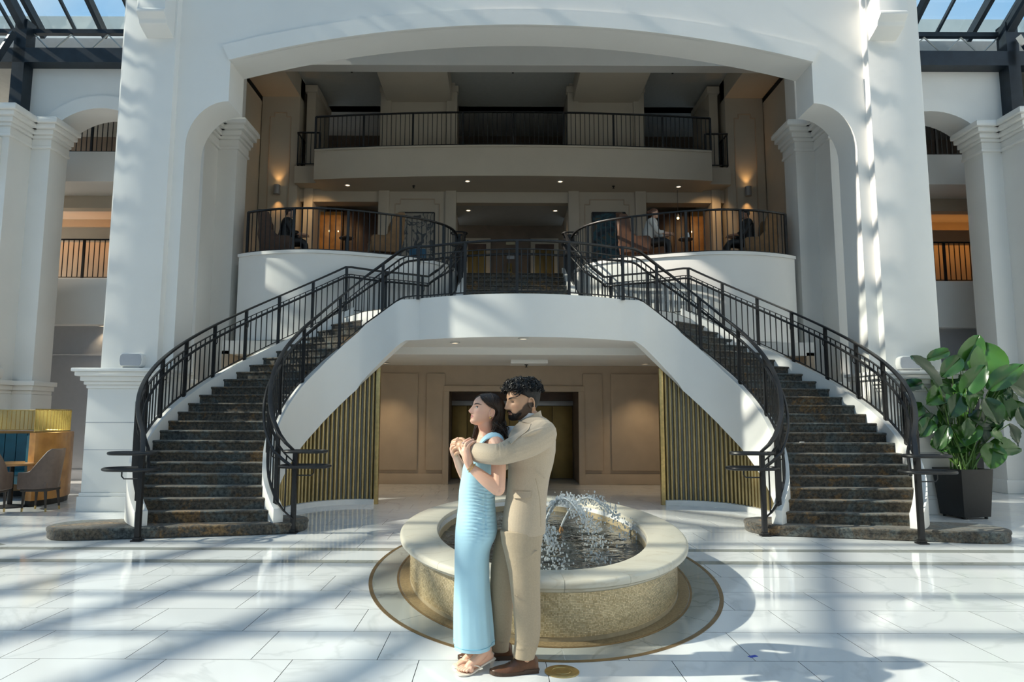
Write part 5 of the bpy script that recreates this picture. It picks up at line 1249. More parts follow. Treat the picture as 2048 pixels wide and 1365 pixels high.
o = g.build('hair_curls', M['hair_black'], hm, smooth=80); o['kind'] = 'stuff'
# beard
g = G(); rings = []
NA, NT = 60, 22
def btop(a): y = abs(HM.local(.15, a).y/HM.h); return interp([0, .06, .11, .17, .24, .30], [.135, .140, .19, .205, .235, .30], y)
for i in range(NT+1):
    row = []
    for j in range(NA+1):
        a = lerp(-1.40, 1.40, j/NA); t = lerp(.004, btop(a), i/NT); ed = min(1, (1-i/NT)*4, (1-abs(a)/1.40)*5+.05)
        nz = noise.noise(HM.local(t, a)/HM.h*24); row.append(HM.pt(t, a, (.012+.012*nz)*ed+.001-.014*(1-ed)+(.004 if t < .06 else 0)))
    rings.append(row)
inn = [[HM.pt(lerp(.01, btop(lerp(-1.40, 1.40, j/NA)), i/NT), lerp(-1.6, 1.6, j/NA), -.03) for j in range(NA+1)] for i in (NT, NT//2, 0)]
g.loft(rings+inn, True, False); g.build('beard', M['beard'], man, smooth=80)
g = G(); mt = [[HM.W(HM.at(.262-.035*(abs(y)/.11)**2+dz, y, .012+ox)) for y in [lerp(-.125, .125, k/16) for k in range(17)]] for dz, ox in ((0, .004), (.012, -.01))]
G().tube(mt[0], [.0048*(1-.6*abs(k/8-1)**3) for k in range(17)], 6).build('moustache', M['beard'], man, smooth=True)
# shirt collar and front
M['suit'] = mat('tan_suit_cloth', (.50, .40, .29), .75, noise_amt=.04, nscale=120, bump=.12, bscale=400, sheen=.15); M['trouser'] = mat('khaki_trouser_cloth', (.44, .345, .235), .78, noise_amt=.04, nscale=120, bump=.12, bscale=400, sheen=.12)
M['shirt'] = mat('white_shirt_cotton', (.72, .73, .74), .6, bump=.05, bscale=300)
cr_ = []
for z, r in (((-3.600, 4.420, 1.509)[2], .074), ((-3.604, 4.420, 1.560)[2], .069)):
    cr_.append((z, r))
nc = Vector((lerp(nb.x, nk.x, .75)-.004, 4.42, 0))
G().loft([[(nc.x+r*cos(2*pi*j/28), 4.42+r*sin(2*pi*j/28)*.95, z-.006*cos(2*pi*j/28)) for j in range(28)] for k_, (z, r) in enumerate(((1.49, .072), (1.558, .066), (1.558, .063), (1.49, .068)))], wrap=True).build('shirt_collar', M['shirt'], man, smooth=60)
G().loft([sec(-.355, -.2, w, 4.42, z, 20) for w, z in ((.08, 1.28), (.075, 1.4), (.05, 1.475))]).build('shirt', M['shirt'], man, smooth=60)
# jacket
JK = [(1066,1003,1090.5,.185), (1050,1004,1091,.186), (1030,1006,1091.5,.183), (1005,1010,1092.5,.178), (980,1014,1095,.173), (955,1016,1099,.175), (930,1017,1106,.185), (905,1014,1110.5,.205), (885,1013,1111,.218), (868,1017,1109.5,.222), (854,1026,1106,.205), (845,1036,1100,.168), (838,1043,1092,.120), (834,1050,1085,.085)]
rings = []
for (py, xa, xb, hw) in JK:
    A = AT(xa, py, 4.36); B = AT(xb, py, 4.42); rings.append(sec(A[0], B[0], hw, 4.42, B[2], 48, .82, .05))
jp = [G().loft(rings)]
jp.append(limb([(-0.131, 4.240, 1.430), (-0.210, 4.140, 1.385), (-0.302, 4.070, 1.346), elN, (-0.455, 4.130, 1.313), (-0.536, 4.235, 1.318)], [.095, .088, .076, .064, .062, .060], 20))
jp.append(limb([(-0.121, 4.600, 1.408), (-0.284, 4.720, 1.293), elF, (-0.503, 4.560, 1.251)], [.09, .075, .062, .056], 18))
# folds at the elbow, shoulder and back
for pts, r in (([(-0.388, 4.020, 1.382), (-0.379, 4.000, 1.346), (-0.381, 4.020, 1.299)], .016), ([(-0.358, 4.020, 1.371), (-0.364, 4.000, 1.337), (-0.373, 4.030, 1.290)], .013), ([(-0.411, 4.050, 1.375), (-0.405, 4.030, 1.342), (-0.396, 4.050, 1.294)], .012), ([(-0.113, 4.150, 1.432), (-0.214, 4.060, 1.405), (-0.303, 4.010, 1.374)], .012), ([(-0.100, 4.160, 1.396), (-0.199, 4.065, 1.364), (-0.304, 4.000, 1.326)], .012), ([(-0.092, 4.190, 1.356), (-0.183, 4.090, 1.331), (-0.288, 4.030, 1.299)], .011), ([(-0.118, 4.160, 1.468), (-0.195, 4.070, 1.446), (-0.259, 4.040, 1.423)], .013), ([(-0.205, 4.252, 1.247), (-0.162, 4.250, 1.193), (-0.112, 4.265, 1.159)], .009)):
    jp.append(limb([Vector(q)-Vector((0, .006, 0)) for q in pts], [r*.5]+[r]*(len(pts)-2)+[r*.5], 8))
jm = union(jp, .0045, 'jacket', 2, .5)
from mathutils.bvhtree import BVHTree
jbv = BVHTree.FromPolygons([v.co for v in jm.vertices], [tuple(p.vertices) for p in jm.polygons])
def on_jacket(u, v, off=.004):
    p = Vector(AT(u, v, 4.2)); h_ = jbv.ray_cast(Vector((p.x, 3.5, p.z)), Vector((0, 1, 0)))
    return (h_[0]-Vector((0, off, 0))) if h_[0] else Vector(AT(u, v, 4.3))
jk = link('jacket', jm, M['suit'], man)
# collar, lapel, pocket flap, vent, buttons
cl = []
for i in range(25):
    a = lerp(-2.3, 2.3, i/24); c, s_ = cos(a), sin(a); lift = .030*(1+c)/2
    P_ = Vector((nc.x+.004+.064*c, 4.42+.072*s_, 1.487+lift*2.3)); D_ = Vector((c, s_, 0)); cl.append([P_+D_*.004-Vector((0, 0, .03)), P_+Vector((0, 0, .018)), P_+D_*.005+Vector((0, 0, .020)), P_+D_*.012+Vector((0, 0, -.012)), P_+D_*.024-Vector((0, 0, .03))])
G().loft(cl).build('collar', M['suit'], jk, smooth=60)
lp = [(1040,843), (1031,851), (1023,861), (1018,871), (1015.5,880)]; ou = [(1062,848), (1056,858), (1047,866), (1035,874), (1021.5,886)]
rings = []
for (a, b_) in zip(lp, ou):
    A, B = on_jacket(*a, .002), on_jacket(*b_, .002); C_ = (A+B)/2; n_ = Vector((-.3, -1, .3)).normalized(); C_ = on_jacket((a[0]+b_[0])/2, (a[1]+b_[1])/2, .002)
    rings.append([A-n_*.006, A+n_*.004, C_+n_*.007, B+n_*.007, B-n_*.004])
G().loft(rings).build('lapel', M['suit'], jk, smooth=40)
fl_ = [on_jacket(u, 984.5, .001) for u in (1027, 1036, 1045, 1054, 1062)]; fb_ = [on_jacket(u, v, .001) for u, v in ((1028, 999), (1036, 998.6), (1045, 998.2), (1054, 997.8), (1063, 997))]
G().loft([[a+Vector((0, .004, 0)), a-Vector((0, .005, 0)), b_-Vector((0, .012, 0)), b_+Vector((0, .002, 0))] for a, b_ in zip(fl_, fb_)]).build('pocket_flap', M['suit'], jk, smooth=30)
G().tube([on_jacket(u, v, -.001) for u, v in ((1072, 958), (1077, 980), (1081, 1003), (1082.5, 1030), (1083, 1058))], .0028, 6).build('vent_seam', M['trouser'], jk, smooth=True)
# trousers
tp_ = []
N_ = [(1060,1000,1086,.095,4.33), (1085,1003,1083,.098,4.325), (1110,1009,1081.5,.094,4.32), (1140,1016,1080.5,.088,4.32), (1180,1021.5,1080.5,.083,4.32), (1220,1026,1081,.078,4.32), (1255,1029,1081,.076,4.32), (1280,1030,1079,.074,4.32), (1296,1028,1074,.072,4.32), (1309,1026,1070,.070,4.32), (1315,1026,1069,.068,4.32)]
tp_.append(G().loft([sec(AT(xa, y, Y)[0], AT(xb, y, Y)[0], hw, Y, AT(xb, y, Y)[2], 32, .92, -.06 if y > 1290 else 0) for y, xa, xb, hw, Y in N_]))
F_ = [(1060,994,1076,.095,4.50), (1090,988,1070,.096,4.505), (1130,982,1052,.09,4.515), (1170,980,1034,.082,4.525), (1205,981,1026,.076,4.53), (1240,983,1024,.072,4.54), (1265,984,1022.5,.068,4.55), (1283,983.5,1019,.064,4.55), (1295,983,1018,.064,4.55), (1301,983,1018,.062,4.55)]
tp_.append(G().loft([sec(AT(xa, y, Y)[0], AT(xb, y, Y)[0], hw, Y, AT(xb, y, Y)[2], 32, .92) for y, xa, xb, hw, Y in F_]))
tp_.append(G().loft([sec(AT(xa, y, 4.42)[0], AT(xb, y, 4.42)[0], hw, 4.42, AT(xb, y, 4.42)[2], 36, .85) for y, xa, xb, hw in ((1040,1006,1086,.16), (1065,1003,1086,.172), (1085,1004,1084,.165), (1098,1012,1078,.12))]))
for pts, r in (([(-0.284, 4.268, 0.202), (-0.237, 4.250, 0.179), (-0.177, 4.260, 0.171)], .010), ([(-0.287, 4.270, 0.156), (-0.252, 4.252, 0.156), (-0.189, 4.260, 0.145)], .008), ([(-0.416, 4.500, 0.139), (-0.372, 4.485, 0.128), (-0.343, 4.500, 0.142)], .008), ([(-0.161, 4.240, 0.736), (-0.237, 4.235, 0.678), (-0.297, 4.240, 0.647)], .008), ([(-0.303, 4.245, 0.471), (-0.267, 4.240, 0.444), (-0.222, 4.242, 0.432)], .007)): tp_.append(limb(pts, [r*.5, r, r*.5], 8))
link('trousers', union(tp_, .0048, 'trousers', 3, .5), M['trouser'], man)
# shoes
M['shoe'] = mat('brown_shoe_leather', (.115, .045, .018), .35, noise_amt=.25, nscale=25, coat=.2); M['sole'] = mat('brown_sole', (.06, .032, .018), .6, noise_amt=.15)
def shoe(heel, toe, nm='shoe'):
    heel, toe = Vector(heel), Vector(toe); ax = (toe-heel); L = ax.length; ax /= L; sdv = Vector((-ax.y, ax.x, 0))
    r = empty(nm, tuple(heel)); r.parent = man; r.matrix_parent_inverse = man.matrix_basis.inverted()
    W_ = [(0, .030), (.05, .034), (.2, .036), (.4, .040), (.62, .049), (.78, .047), (.9, .036), (.97, .020), (1, .006)]; Hh = [(0, .082), (.04, .098), (.12, .110), (.28, .110), (.42, .092), (.55, .070), (.7, .052), (.85, .044), (.95, .036), (1, .026)]
    rings = []
    for i in range(41):
        u = i/40; w = spline(*zip(*W_), u); hh = spline(*zip(*Hh), u); c = heel+ax*L*u; b0 = .024 if u < .27 else .024-.008*min(1, (u-.27)/.1)+.010*max(0, (u-.75)/.25)
        rings.append([c+sdv*w*math.copysign(abs(cos(t))**.75, cos(t))*(1 if sin(t) < .1 else 1-.25*sin(t))+Vector((0, 0, b0+(hh-b0)*(max(0, sin(t))**.9))) for t in [2*pi*j/28 for j in range(28)]])
    G().loft(rings).build('upper', M['shoe'], r, smooth=60)
    def outl(d, u0, u1, n=24): 
        us = [lerp(u0, u1, i/n) for i in range(n+1)]
        return [heel+ax*(L*u+(d if u > .9 else -d if u < .1 else 0))+sdv*(spline(*zip(*W_), u)+d) for u in us]+[heel+ax*(L*u+(d if u > .9 else -d if u < .1 else 0))-sdv*(spline(*zip(*W_), u)+d) for u in reversed(us)]
    def up(u): return .010*max(0, (u-.75)/.25)
    us = [i/24 for i in range(25)]; o_ = outl(.005, 0, 1); zz = [up(u) for u in us]+[up(u) for u in reversed(us)]; zb = [(.018 if u < .3 else .018*max(0, 1-(u-.3)/.08))+up(u)*.8 for u in us]; zb += list(reversed(zb))
    G().loft([[p+Vector((0, 0, a)) for p, a in zip(o_, zb)], [p+Vector((0, 0, max(a+.010, .012+(.014 if i < 8 or i > 41 else .006)+b_))) for i, (p, a, b_) in enumerate(zip(o_, zb, zz))]]).build('sole', M['sole'], r)
    h_ = outl(.002, 0, .27, 8); G().loft([[p for p in h_], [p+Vector((0, 0, .022)) for p in h_]]).build('heel', M['sole'], r)
    for k in range(4):
        u = .44+.055*k; w = spline(*zip(*W_), u)*.33; hh = spline(*zip(*Hh), u)+.002; c = heel+ax*L*u+Vector((0, 0, hh)); G().tube([c-sdv*w-Vector((0, 0, .004)), c+Vector((0, 0, .003)), c+sdv*w-Vector((0, 0, .004))], .0022, 6).build('lace', M['sole'], r, smooth=True)
shoe((AT(1075,1338,4.33)[0], 4.335, 0), (AT(981,1342,4.29)[0], 4.285, 0)); shoe((AT(1024,1318,4.56)[0], 4.56, 0), (AT(917,1318,4.53)[0], 4.53, 0))
# ======================= woman in the blue dress
wo = empty('person', (-0.539, 4.420, -0.021), 'woman in a long light blue dress and white sandals, gazing upward in the embrace', 'person'); wo.location.z = 0
HW = make_head(.216, WOM, 25, 15, (-0.443, 4.352, 1.557))
nbw = HW.W(Vector((-.08, 0, .12))*HW.h)
wp = [HW.body(), HW.ear(1), HW.ear(-1), limb([HW.W(Vector((-.06, 0, .30))*HW.h), nbw, (-0.472, 4.420, 1.444), (-0.478, 4.420, 1.374)], [.048, .049, .050, .062], 18)]
# shoulders, chest and body
wp.append(G().loft([sec(AT(xa, y, 4.42)[0], AT(xb, y, 4.42)[0], hw, 4.42, AT(xb, y, 4.42)[2], 32, .9, ti) for y, xa, xb, hw, ti in ((1080,914,984,.14,0), (1040,918,986,.145,0), (1000,922,984,.12,0), (960,926,990,.125,0), (930,932,997,.145,0), (908,938,1001,.165,0), (892,944,1001,.17,0), (882,950,998,.14,.1), (873,957,992,.08,.1))]))
shW, elW, wrW = Vector((-0.405, 4.255, 1.352)), Vector((-0.401, 4.165, 1.104)), Vector((-0.570, 4.170, 1.236))
wp.append(limb([(-0.439, 4.300, 1.378), shW, (-0.398, 4.200, 1.229), elW], [.044, .050, .046, .043], 16)); wp.append(limb([elW, (-0.473, 4.165, 1.157), wrW], [.043, .040, .0245], 16))
wp.append(limb([wrW, (-0.585, 4.170, 1.281), (-0.598, 4.185, 1.325)], [.024, .030, .030], 14))
for pts, r in (([(-0.611, 4.190, 1.327), (-0.614, 4.190, 1.366), (-0.594, 4.215, 1.390), (-0.574, 4.240, 1.401)], .0105), ([(-0.598, 4.180, 1.331), (-0.597, 4.180, 1.367), (-0.578, 4.200, 1.384), (-0.555, 4.230, 1.394)], .0108), ([(-0.586, 4.178, 1.328), (-0.582, 4.178, 1.358), (-0.560, 4.200, 1.375), (-0.539, 4.220, 1.384)], .0102), ([(-0.577, 4.180, 1.316), (-0.577, 4.178, 1.346), (-0.574, 4.185, 1.361), (-0.563, 4.200, 1.366)], .009)): wp.append(finger(pts, r, r*.72))
wp.append(finger([(-0.598, 4.185, 1.289), (-0.620, 4.205, 1.309), (-0.631, 4.230, 1.328), (-0.638, 4.250, 1.343)], .0115, .0085))
# right arm on the far side
shR, elR, wrR = Vector((-0.494, 4.585, 1.342)), Vector((-0.606, 4.600, 1.124)), Vector((-0.668, 4.450, 1.270))
wp.append(limb([(-0.503, 4.540, 1.363), shR, elR], [.044, .047, .040], 14)); wp.append(limb([elR, (-0.642, 4.530, 1.201), wrR], [.040, .034, .0235], 14)); wp.append(limb([wrR, (-0.679, 4.420, 1.307), (-0.684, 4.395, 1.333)], [.023, .027, .026], 12))
for pts, r in (([(-0.687, 4.390, 1.343), (-0.689, 4.360, 1.375), (-0.672, 4.335, 1.389), (-0.653, 4.315, 1.399)], .0102), ([(-0.690, 4.385, 1.330), (-0.694, 4.350, 1.357), (-0.680, 4.315, 1.374), (-0.663, 4.295, 1.378)], .0104), ([(-0.687, 4.385, 1.315), (-0.693, 4.350, 1.335), (-0.682, 4.310, 1.352), (-0.666, 4.290, 1.356)], .010), ([(-0.681, 4.390, 1.302), (-0.686, 4.355, 1.313), (-0.676, 4.320, 1.327), (-0.663, 4.295, 1.331)], .009), ([(-0.670, 4.430, 1.297), (-0.657, 4.420, 1.323), (-0.650, 4.410, 1.348)], .0105)): wp.append(finger(pts, r, r*.75))
# legs and feet
def foot(heel, toe, y, sgn):
    heel, toe = Vector(heel), Vector(toe); ax = toe-heel; ax.z = 0; ax.normalize(); sdv = Vector((-ax.y, ax.x, 0)); out = []
    an = heel-ax*-.025+Vector((0, 0, .075)); ball = toe-ax*.055
    out.append(limb([an+ax*.03+Vector((0, (4.43-an.y)*.35, .16)), an+ax*.006, heel+ax*.015+Vector((0, 0, .02))], [.030, .031, .027], 14))
    out.append(limb([an-Vector((0, 0, .012)), heel.lerp(ball, .5)+Vector((0, 0, .050)), ball+Vector((0, 0, .022))], [.034, .033, .026], 14))
    g_ = limb([heel+Vector((0, 0, .022)), heel.lerp(ball, .55)+Vector((0, 0, .016)), ball+Vector((0, 0, .014))], [.024, .022, .018], 14); out.append(g_)
    out.append(limb([ball+sdv*.028+Vector((0, 0, .014)), ball-sdv*.026+Vector((0, 0, .014))], [.018, .017], 12))
    for i, (o_, l_, r_) in enumerate(((.036, .056, .0125), (.015, .056, .0095), (-.002, .048, .009), (-.019, .040, .0085), (-.034, .030, .008))):
        b_ = ball+sdv*sgn*o_*.9; out.append(limb([b_+Vector((0, 0, .014)), b_+ax*l_*.55+Vector((0, 0, .017)), b_+ax*l_+Vector((0, 0, .009))], [r_*1.05, r_, r_*.85], 9))
    return out
hN, tN = Vector((AT(980,1330,4.31)[0], 4.375, .058)), Vector((AT(921,1340,4.25)[0], 4.275, .016)); hF, tF = Vector((AT(977,1325,4.46)[0], 4.47, .058)), Vector((AT(914,1336,4.40)[0], 4.40, .016))
wp += foot(hN, tN, 4.3, -1)+foot(hF, tF, 4.45, 1)
for hh_, Yh in ((hN, 4.37), (hF, 4.49)): wp.append(limb([hh_+Vector((-.062, (4.43-hh_.y)*.35, .20)), Vector((AT(948,1190,4.42)[0], Yh, .52)), Vector((AT(945,1085,4.42)[0], Yh, .86))], [.030, .048, .070], 12))
wm_ = union(wp, .0030, 'body', 2, .4)
paint(wm_, face_paint(HW, SK_W, (.60, .22, .21), (.78, .40, .32)))
wb = link('body', wm_, M['skin_w'], wo); eyes(HW, wb, M['iris'], False, 0, M['hair_black'], 1.25)
# dress
M['dress'] = mat('light_blue_jersey', (.42, .68, .80), .55, sheen=.2, noise_amt=.03, nscale=6); M['dressdark'] = mat('blue_seam', (.18, .48, .64), .6)
DR = [(893,943,1002,.172), (905,937,1004.5,.176), (920,930.5,1004,.170), (935,926,1002,.160), (951,923.5,998.5,.148), (966,920.5,995,.140), (984,918,991,.138), (1006,917,990,.146), (1020,915.5,991.5,.155), (1040,913,993,.166), (1058,911,994.5,.172), (1075,910,991,.172), (1090,909.6,984,.168), (1105,909.3,979.5,.164), (1134,908.8,977.5,.158), (1174,908,978,.152), (1210,907.8,979.8,.152), (1240,907.5,982,.155), (1265,907.4,984,.158), (1291,907.4,986,.160)]
ys = [d[0] for d in DR]; g = G(); rings = []; NR_, NC_ = 200, 120
for i in range(NR_+1):
    py = lerp(893, 1291, i/NR_); xa, xb, hw = (spline(ys, [d[k] for d in DR], py) for k in (1, 2, 3)); A, B = AT(xa, py, 4.42), AT(xb, py, 4.42); row = sec(A[0], B[0], hw, 4.42, B[2], NC_, .93)
    for j, (x, y, z) in enumerate(row):
        a = 2*pi*j/NC_; seam = -pi/2+.45; d = (a-seam+pi) % (2*pi)-pi
        fade = max(0, min(1, (py-945)/40))*max(0, min(1, (1085-py)/30)); am = .0042*fade*math.exp(-(d/.75)**2)
        ruch = am*(sin(z*2*pi/.021+3*sin(d*2.2)+2*noise.noise(Vector((x*9, y*9, z*5))))+.5*sin(z*2*pi/.013+5*d))
        groove = -.008*fade*math.exp(-(d/.05)**2)
        low = max(0, min(1, (py-1090)/140)); fold = low*(.010*sin(a*5+.8)+.007*sin(a*9+z*3)+.004*sin(a*14))*(.6+.4*sin(a))
        n_ = Vector((cos(a), sin(a), 0)); k = ruch+groove+fold; row[j] = (x+n_.x*k, y+n_.y*k, z)
    rings.append(row)
inner_ = [[(lerp(x, AT(948,1291,4.42)[0], .05), lerp(y, 4.42, .05), z+.001) for x, y, z in rings[-1]], [(lerp(x, AT(948,1291,4.42)[0], .09), lerp(y, 4.42, .09), z+.03) for x, y, z in rings[-1]]]
g.loft(rings+inner_, True); ds = g.build('dress', M['dress'], wo, smooth=80)
hem = rings[-4]; G().tube([Vector(p)+Vector((0, 0, .004)) for p in hem], .0022, 5, wrap=True).build('hem_stitching', M['dressdark'], ds, smooth=True)
# wide shoulder straps
for Y_, fr in ((4.285, 1), (4.555, 1)):
    P0 = [AT(956,900,Y_), AT(963,884,Y_), AT(976,872.5,Y_), AT(990,869.5,Y_), AT(1003,876,Y_), AT(1008,890,Y_)]; rings = []
    ks_ = list(range(6))
    for i in range(21):
        t_ = 5*i/20; c = Vector(tuple(spline(ks_, [p[q] for p in P0], t_) for q in range(3))); c2 = Vector(tuple(spline(ks_, [p[q] for p in P0], min(5, t_+.05)) for q in range(3))); c0 = Vector(tuple(spline(ks_, [p[q] for p in P0], max(0, t_-.05)) for q in range(3))); d = (c2-c0).normalized(); n_ = Vector((-d.z, 0, d.x)); n_ = n_ if n_.z > 0 else -n_
        sl_ = -1 if Y_ < 4.42 else 1
        w0, w1 = Vector((0, -sl_*.028, .012)), Vector((0, sl_*.030, -.014))
        rings.append([c+w0-n_*.004, c+w0+n_*.004, c+n_*.009, c+w1+n_*.004, c+w1-n_*.004])
    G().loft(rings).build('strap', M['dress'], ds, smooth=60)
# hair of the woman
hlW = lambda a: interp([0, .35, .7, 1.05, 1.3, 1.55, 1.75, 2.2, pi], [.875, .83, .74, .65, .59, .56, .52, .25, .15], a)
thW = lambda a, t, u: .035+.02*min(1, u*3)*(1 if a > 1 else .6)+(.03 if a > 2 else 0)*(1 if t < .8 else .5)
naW = lambda a, t, u: .006
hw_ = hair_shell(HW, hlW, thW, naW, 5, 'hair', M['hair_brown'], wo, 34, 110, 3)
g = G(); rw = random.Random(9)
def lock(P_, r, n=5):
    ks_ = list(range(len(P_))); N2 = (len(P_)-1)*5; ph = rw.uniform(0, 6); pts = []
    for i in range(N2+1):
        t_ = i/5; c = Vector(tuple(spline(ks_, [p[q] for p in P_], t_) for q in range(3))); w_ = .005*min(1, t_/2.5); pts.append(c+Vector((w_*sin(t_*2.3+ph), w_*cos(t_*1.9+ph), 0)))
    g.tube(pts, [r*(1-.45*i/N2)*(.45 if i == N2 else 1) for i in range(N2+1)], n)
for q in range(520):
    side = 1 if q % 3 else -1; s0 = rw.uniform(0, 1)
    a1 = side*rw.uniform(1.55, 3.1); f = (abs(a1)-1.55)/1.55
    p0 = HW.pt(.975, side*rw.uniform(.8, 2.4), .05, False); p1 = HW.pt(rw.uniform(.72, .82), a1*.92, .075, False); p2 = HW.pt(.50, max(1.95, abs(a1))*side, .085+.03*rw.random(), False)
    if side > 0: ex, ey, Ye = rw.uniform(983, 1016), rw.uniform(858, 880), rw.uniform(4.30, 4.45)
    else: ex, ey, Ye = rw.uniform(975, 1008), rw.uniform(862, 882), rw.uniform(4.44, 4.54)
    if side > 0: mx_, my_ = lerp(988, 1010, f)+rw.uniform(-2, 2), 846+rw.uniform(-4, 4)
    else: mx_, my_ = lerp(985, 1005, f), 848
    p3 = Vector(AT(mx_, my_, lerp(4.345, 4.43, f) if side > 0 else lerp(4.53, 4.44, f)))
    p4 = Vector(AT(ex, ey, Ye)); p35 = p3.lerp(p4, .55)+Vector((rw.uniform(-.006, .012), -.012, .004))
    lock([p0, p1, p2, p3, p35, p4], rw.uniform(.0032, .0058))
for q in range(150):                                    # locks swept back from the parting
    side = 1 if q % 4 else -1; a0 = rw.uniform(.25, 1.5); t0 = max(hlW(a0)+.005, rw.uniform(.62, .97)); p0 = HW.pt(t0, side*a0, .035, False)
    p1 = HW.pt(lerp(t0, .62, .5), side*lerp(a0, 1.75, .55), .062, False); p2 = HW.pt(.55+.1*rw.random(), side*1.85, .072, False); p3 = HW.pt(.36, side*2.25, .075, False)
    ex, ey = rw.uniform(986, 1002), rw.uniform(856, 876); Ye = rw.uniform(4.32, 4.37) if side > 0 else 4.5
    lock([p0, p1, p2, p3, AT(rw.uniform(987, 996), 848, 4.345 if side > 0 else 4.5), AT(ex, ey, Ye)], rw.uniform(.003, .005))
for q in range(46):                                     # strand falling in front on the far side
    a1 = -rw.uniform(1.45, 1.8); p0 = HW.pt(.96, -.7, .04, False); p1 = HW.pt(.72, -1.25, .06, False); p2 = HW.pt(.48, a1, .07, False)
    p3 = Vector(AT(954+rw.uniform(-3, 4), 850, 4.50)); p4 = Vector(AT(949+rw.uniform(-4, 5), 880-rw.uniform(0, 8), 4.49)); lock([p0, p1, p2, p3, p4], rw.uniform(.004, .0065))
o = g.build('hair_locks', M['hair_brown'], hw_, smooth=80); o['kind'] = 'stuff'
# earring, bracelet, rings, sandals
M['gold'] = mat('gold_jewellery', (.85, .60, .22), .2, metal=1); M['silver'] = mat('silver_jewellery', (.7, .7, .72), .2, metal=1)
e_ = HW.W(Vector((-.045, .355, .285))*HW.h); G().ball(e_, .0075, 10, 8).build('earring', M['gold'], wo, smooth=True)
def bangle(c, ax, r, tr, m, nm, par, beads=14):
    ax = Vector(ax).normalized(); u = ax.orthogonal().normalized(); w = ax.cross(u); g = G(); pts = [Vector(c)+u*r*cos(2*pi*i/24)+w*r*sin(2*pi*i/24) for i in range(24)]; g.tube(pts, tr*.6, 6, wrap=True)
    for i in range(beads): a = 2*pi*i/beads; g.ball(Vector(c)+(u*cos(a)+w*sin(a))*r, tr, 6, 4)
    g.build(nm, m, par, smooth=True)
bangle(Vector((-0.558, 4.170, 1.227)), Vector(elW)-Vector(wrW), .030, .0042, M['gold'], 'bracelet', wo); bangle(Vector((-0.568, 4.170, 1.236)), Vector(elW)-Vector(wrW), .0275, .003, M['gold'], 'bracelet', wo)
bangle(Vector((-0.610, 4.193, 1.375)), (.1, 0, 1), .0118, .0022, M['silver'], 'ring', wo, 6)
bangle(Vector((-0.581, 4.275, 1.333)), wrN-Vector((-0.632, 4.300, 1.350)), .037, .0035, M['silver'], 'bracelet', man, 18)
M['sandal'] = mat('ivory_sandal_leather', (.78, .70, .60), .45, noise_amt=.04)
for heel, toe, sgn in ((hN, tN, -1), (hF, tF, 1)):
    ax = Vector((toe.x-heel.x, toe.y-heel.y, 0)); L = ax.length; ax /= L; sdv = Vector((-ax.y, ax.x, 0)); r = empty('sandal', (heel.x, heel.y, 0)); r.parent = wo; r.matrix_parent_inverse = wo.matrix_basis.inverted()
    W_ = [(0, .022), (.12, .030), (.35, .028), (.55, .034), (.72, .044), (.88, .044), (.97, .032), (1, .016)]; rings = []
    for i in range(31):
        u = i/30; w = spline(*zip(*W_), u); c = Vector((heel.x, heel.y, 0))-ax*.03+ax*(L+.055)*u; zt2 = spline([0, .15, .4, .62, .8, 1], [.066, .060, .038, .016, .011, .014], u); rings.append([c-sdv*w+Vector((0, 0, zt2-.009)), c+sdv*w+Vector((0, 0, zt2-.009)), c+sdv*w+Vector((0, 0, zt2)), c-sdv*w+Vector((0, 0, zt2))])
    G().loft(rings).build('sole', M['sandal'], r, bevel=.002)
    hc = Vector((heel.x, heel.y, 0))-ax*.012; G().loft([[hc+ax*a*w+sdv*b_*w+Vector((0, 0, z)) for a, b_ in ((-1, -1), (1, -1), (1, 1), (-1, 1))] for z, w in ((0, .008), (.03, .008), (.054, .016))]).build('heel', M['sandal'], r, bevel=.002)
    v = Vector((heel.x, heel.y, 0))+ax*(L*.82)+sdv*sgn*.012+Vector((0, 0, .032))
    for sd2 in (-1, 1):
        en = Vector((heel.x, heel.y, 0))+ax*(L*.42)+sdv*sd2*.034+Vector((0, 0, .034)); md = v.lerp(en, .5)+Vector((0, 0, .030))+sdv*sd2*.012
        pts = [v.lerp(md, t_).lerp(md.lerp(en, t_), t_) for t_ in [i/8 for i in range(9)]]
        G().tube(pts, .009, flat=(.017, .005)).build('strap', M['sandal'], r)
    G().tube([v-Vector((0, 0, .022)), v+Vector((0, 0, .003))], .004, 6).build('thong', M['sandal'], r, smooth=True)
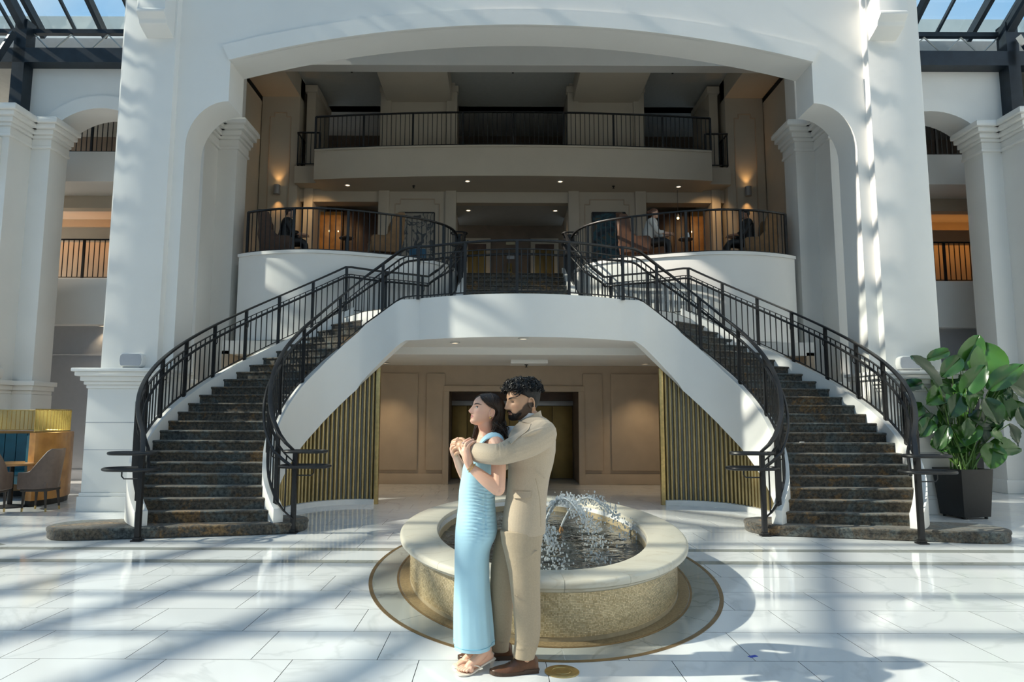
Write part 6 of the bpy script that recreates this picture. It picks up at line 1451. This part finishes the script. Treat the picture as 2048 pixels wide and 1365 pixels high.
# ======================= guests seated in the lounges
def guest(x, y, face, top, skin, hairm, lab, lean=0, legs=M['black'], bun=False):
    r = empty('person', (x, y, Z2+.012), lab, 'person', 'guests seated in the lounges'); f = Vector((cos(face), sin(face), 0)); l = Vector((-f.y, f.x, 0)); O = Vector((x, y, Z2+.012))
    def P_(a, b_, z): return O+f*a+l*b_+Vector((0, 0, z))
    b = []
    b.append(limb([P_(-.02, 0, .50), P_(0+lean*.3, 0, .75), P_(.0+lean, 0, .98)], [.13, .125, .12], 14)); b.append(limb([P_(lean, -.15, 1.0), P_(lean, .15, 1.0)], [.065, .065], 12)); b.append(limb([P_(lean, 0, 1.0), P_(lean+.03, 0, 1.12)], [.05, .048], 12))
    hc = P_(lean+.05, 0, 1.22)
    hd = Head(.22, MAN if not bun else WOM, Matrix.Rotation(face, 3, 'Z'), hc-Vector((0, 0, .11))); b.append(hd.body(40, 48)); b.append(hd.ear(1)); b.append(hd.ear(-1))
    for s in (-1, 1):
        b.append(limb([P_(0, s*.09, .52), P_(.42, s*.11, .53), P_(.47, s*.11, .10)], [.085, .062, .042], 12)); b.append(limb([P_(.45, s*.11, .05), P_(.60, s*.11, .035)], [.04, .03], 10))
        b.append(limb([P_(lean, s*.19, .98), P_(lean+.12, s*.23, .74), P_(lean+.34, s*.10, .72)], [.05, .042, .03], 10)); b.append(limb([P_(lean+.34, s*.10, .72), P_(lean+.41, s*.07, .72)], [.03, .028], 10))
        for k in range(4): b.append(finger([P_(lean+.41, s*(.05+.014*k), .725), P_(lean+.455, s*(.05+.012*k), .72), P_(lean+.475, s*(.045+.012*k), .70)], .009, .007))
        b.append(finger([P_(lean+.38, s*.05, .735), P_(lean+.42, s*.03, .73)], .010, .008))
    me = union(b, .008, 'body', 1); paint(me, face_paint(hd, skin, (.4, .15, .13), skin)); bo_ = link('body', me, M['skin_w'], r); eyes(hd, bo_, M['iris'], False, 0, hairm)
    g1 = limb([P_(-.02, 0, .48), P_(lean*.3, 0, .75), P_(lean, 0, .99)], [.15, .142, .137], 14); sh = [g1, limb([P_(lean, -.16, 1.0), P_(lean, .16, 1.0)], [.078, .078], 12)]
    for s in (-1, 1): sh.append(limb([P_(lean, s*.19, .98), P_(lean+.12, s*.23, .74), P_(lean+.22, s*.17, .73)], [.062, .055, .048], 10))
    link('top', union(sh, .01, 'top', 1), top, r)
    link('trousers', union([limb([P_(0, s*.09, .52), P_(.42, s*.11, .53), P_(.47, s*.11, .12)], [.10, .075, .058], 12) for s in (-1, 1)], .01, 'trousers', 1), legs, r)
    hr = hair_shell(hd, hlW if bun else hlM, lambda a, t, u: .06, lambda a, t, u: .02, 8, 'hair', hairm, r, 16, 40, x)
    if bun: G().ball(hd.W(Vector((-.50, 0, .62))*hd.h), .05, 10, 8).build('bun', hairm, hr, smooth=True); G().ball(hd.W(Vector((-.36, .28, .72))*hd.h), .035, 8, 6, (1, 1, .8)).build('hair_clip', M['white'], hr, smooth=True)
    return r
guest(-5.20, 15.0, .25, M['black'], (.48, .28, .19), M['hair_brown'], 'man in black seated in a dark wing chair on the lounge deck', .06)
guest(2.95, 15.0, -.2, mat('white_top', (.6, .58, .54), .7), (.55, .32, .22), mat('auburn_hair', (.12, .05, .025), .4), 'woman in a white top with pale hair clip seated on the lounge deck', .12, bun=True)
guest(5.22, 15.0, pi-.15, M['black'], (.30, .15, .09), M['hair_black'], 'dark-haired person in black seated in a tan wing chair', 0)
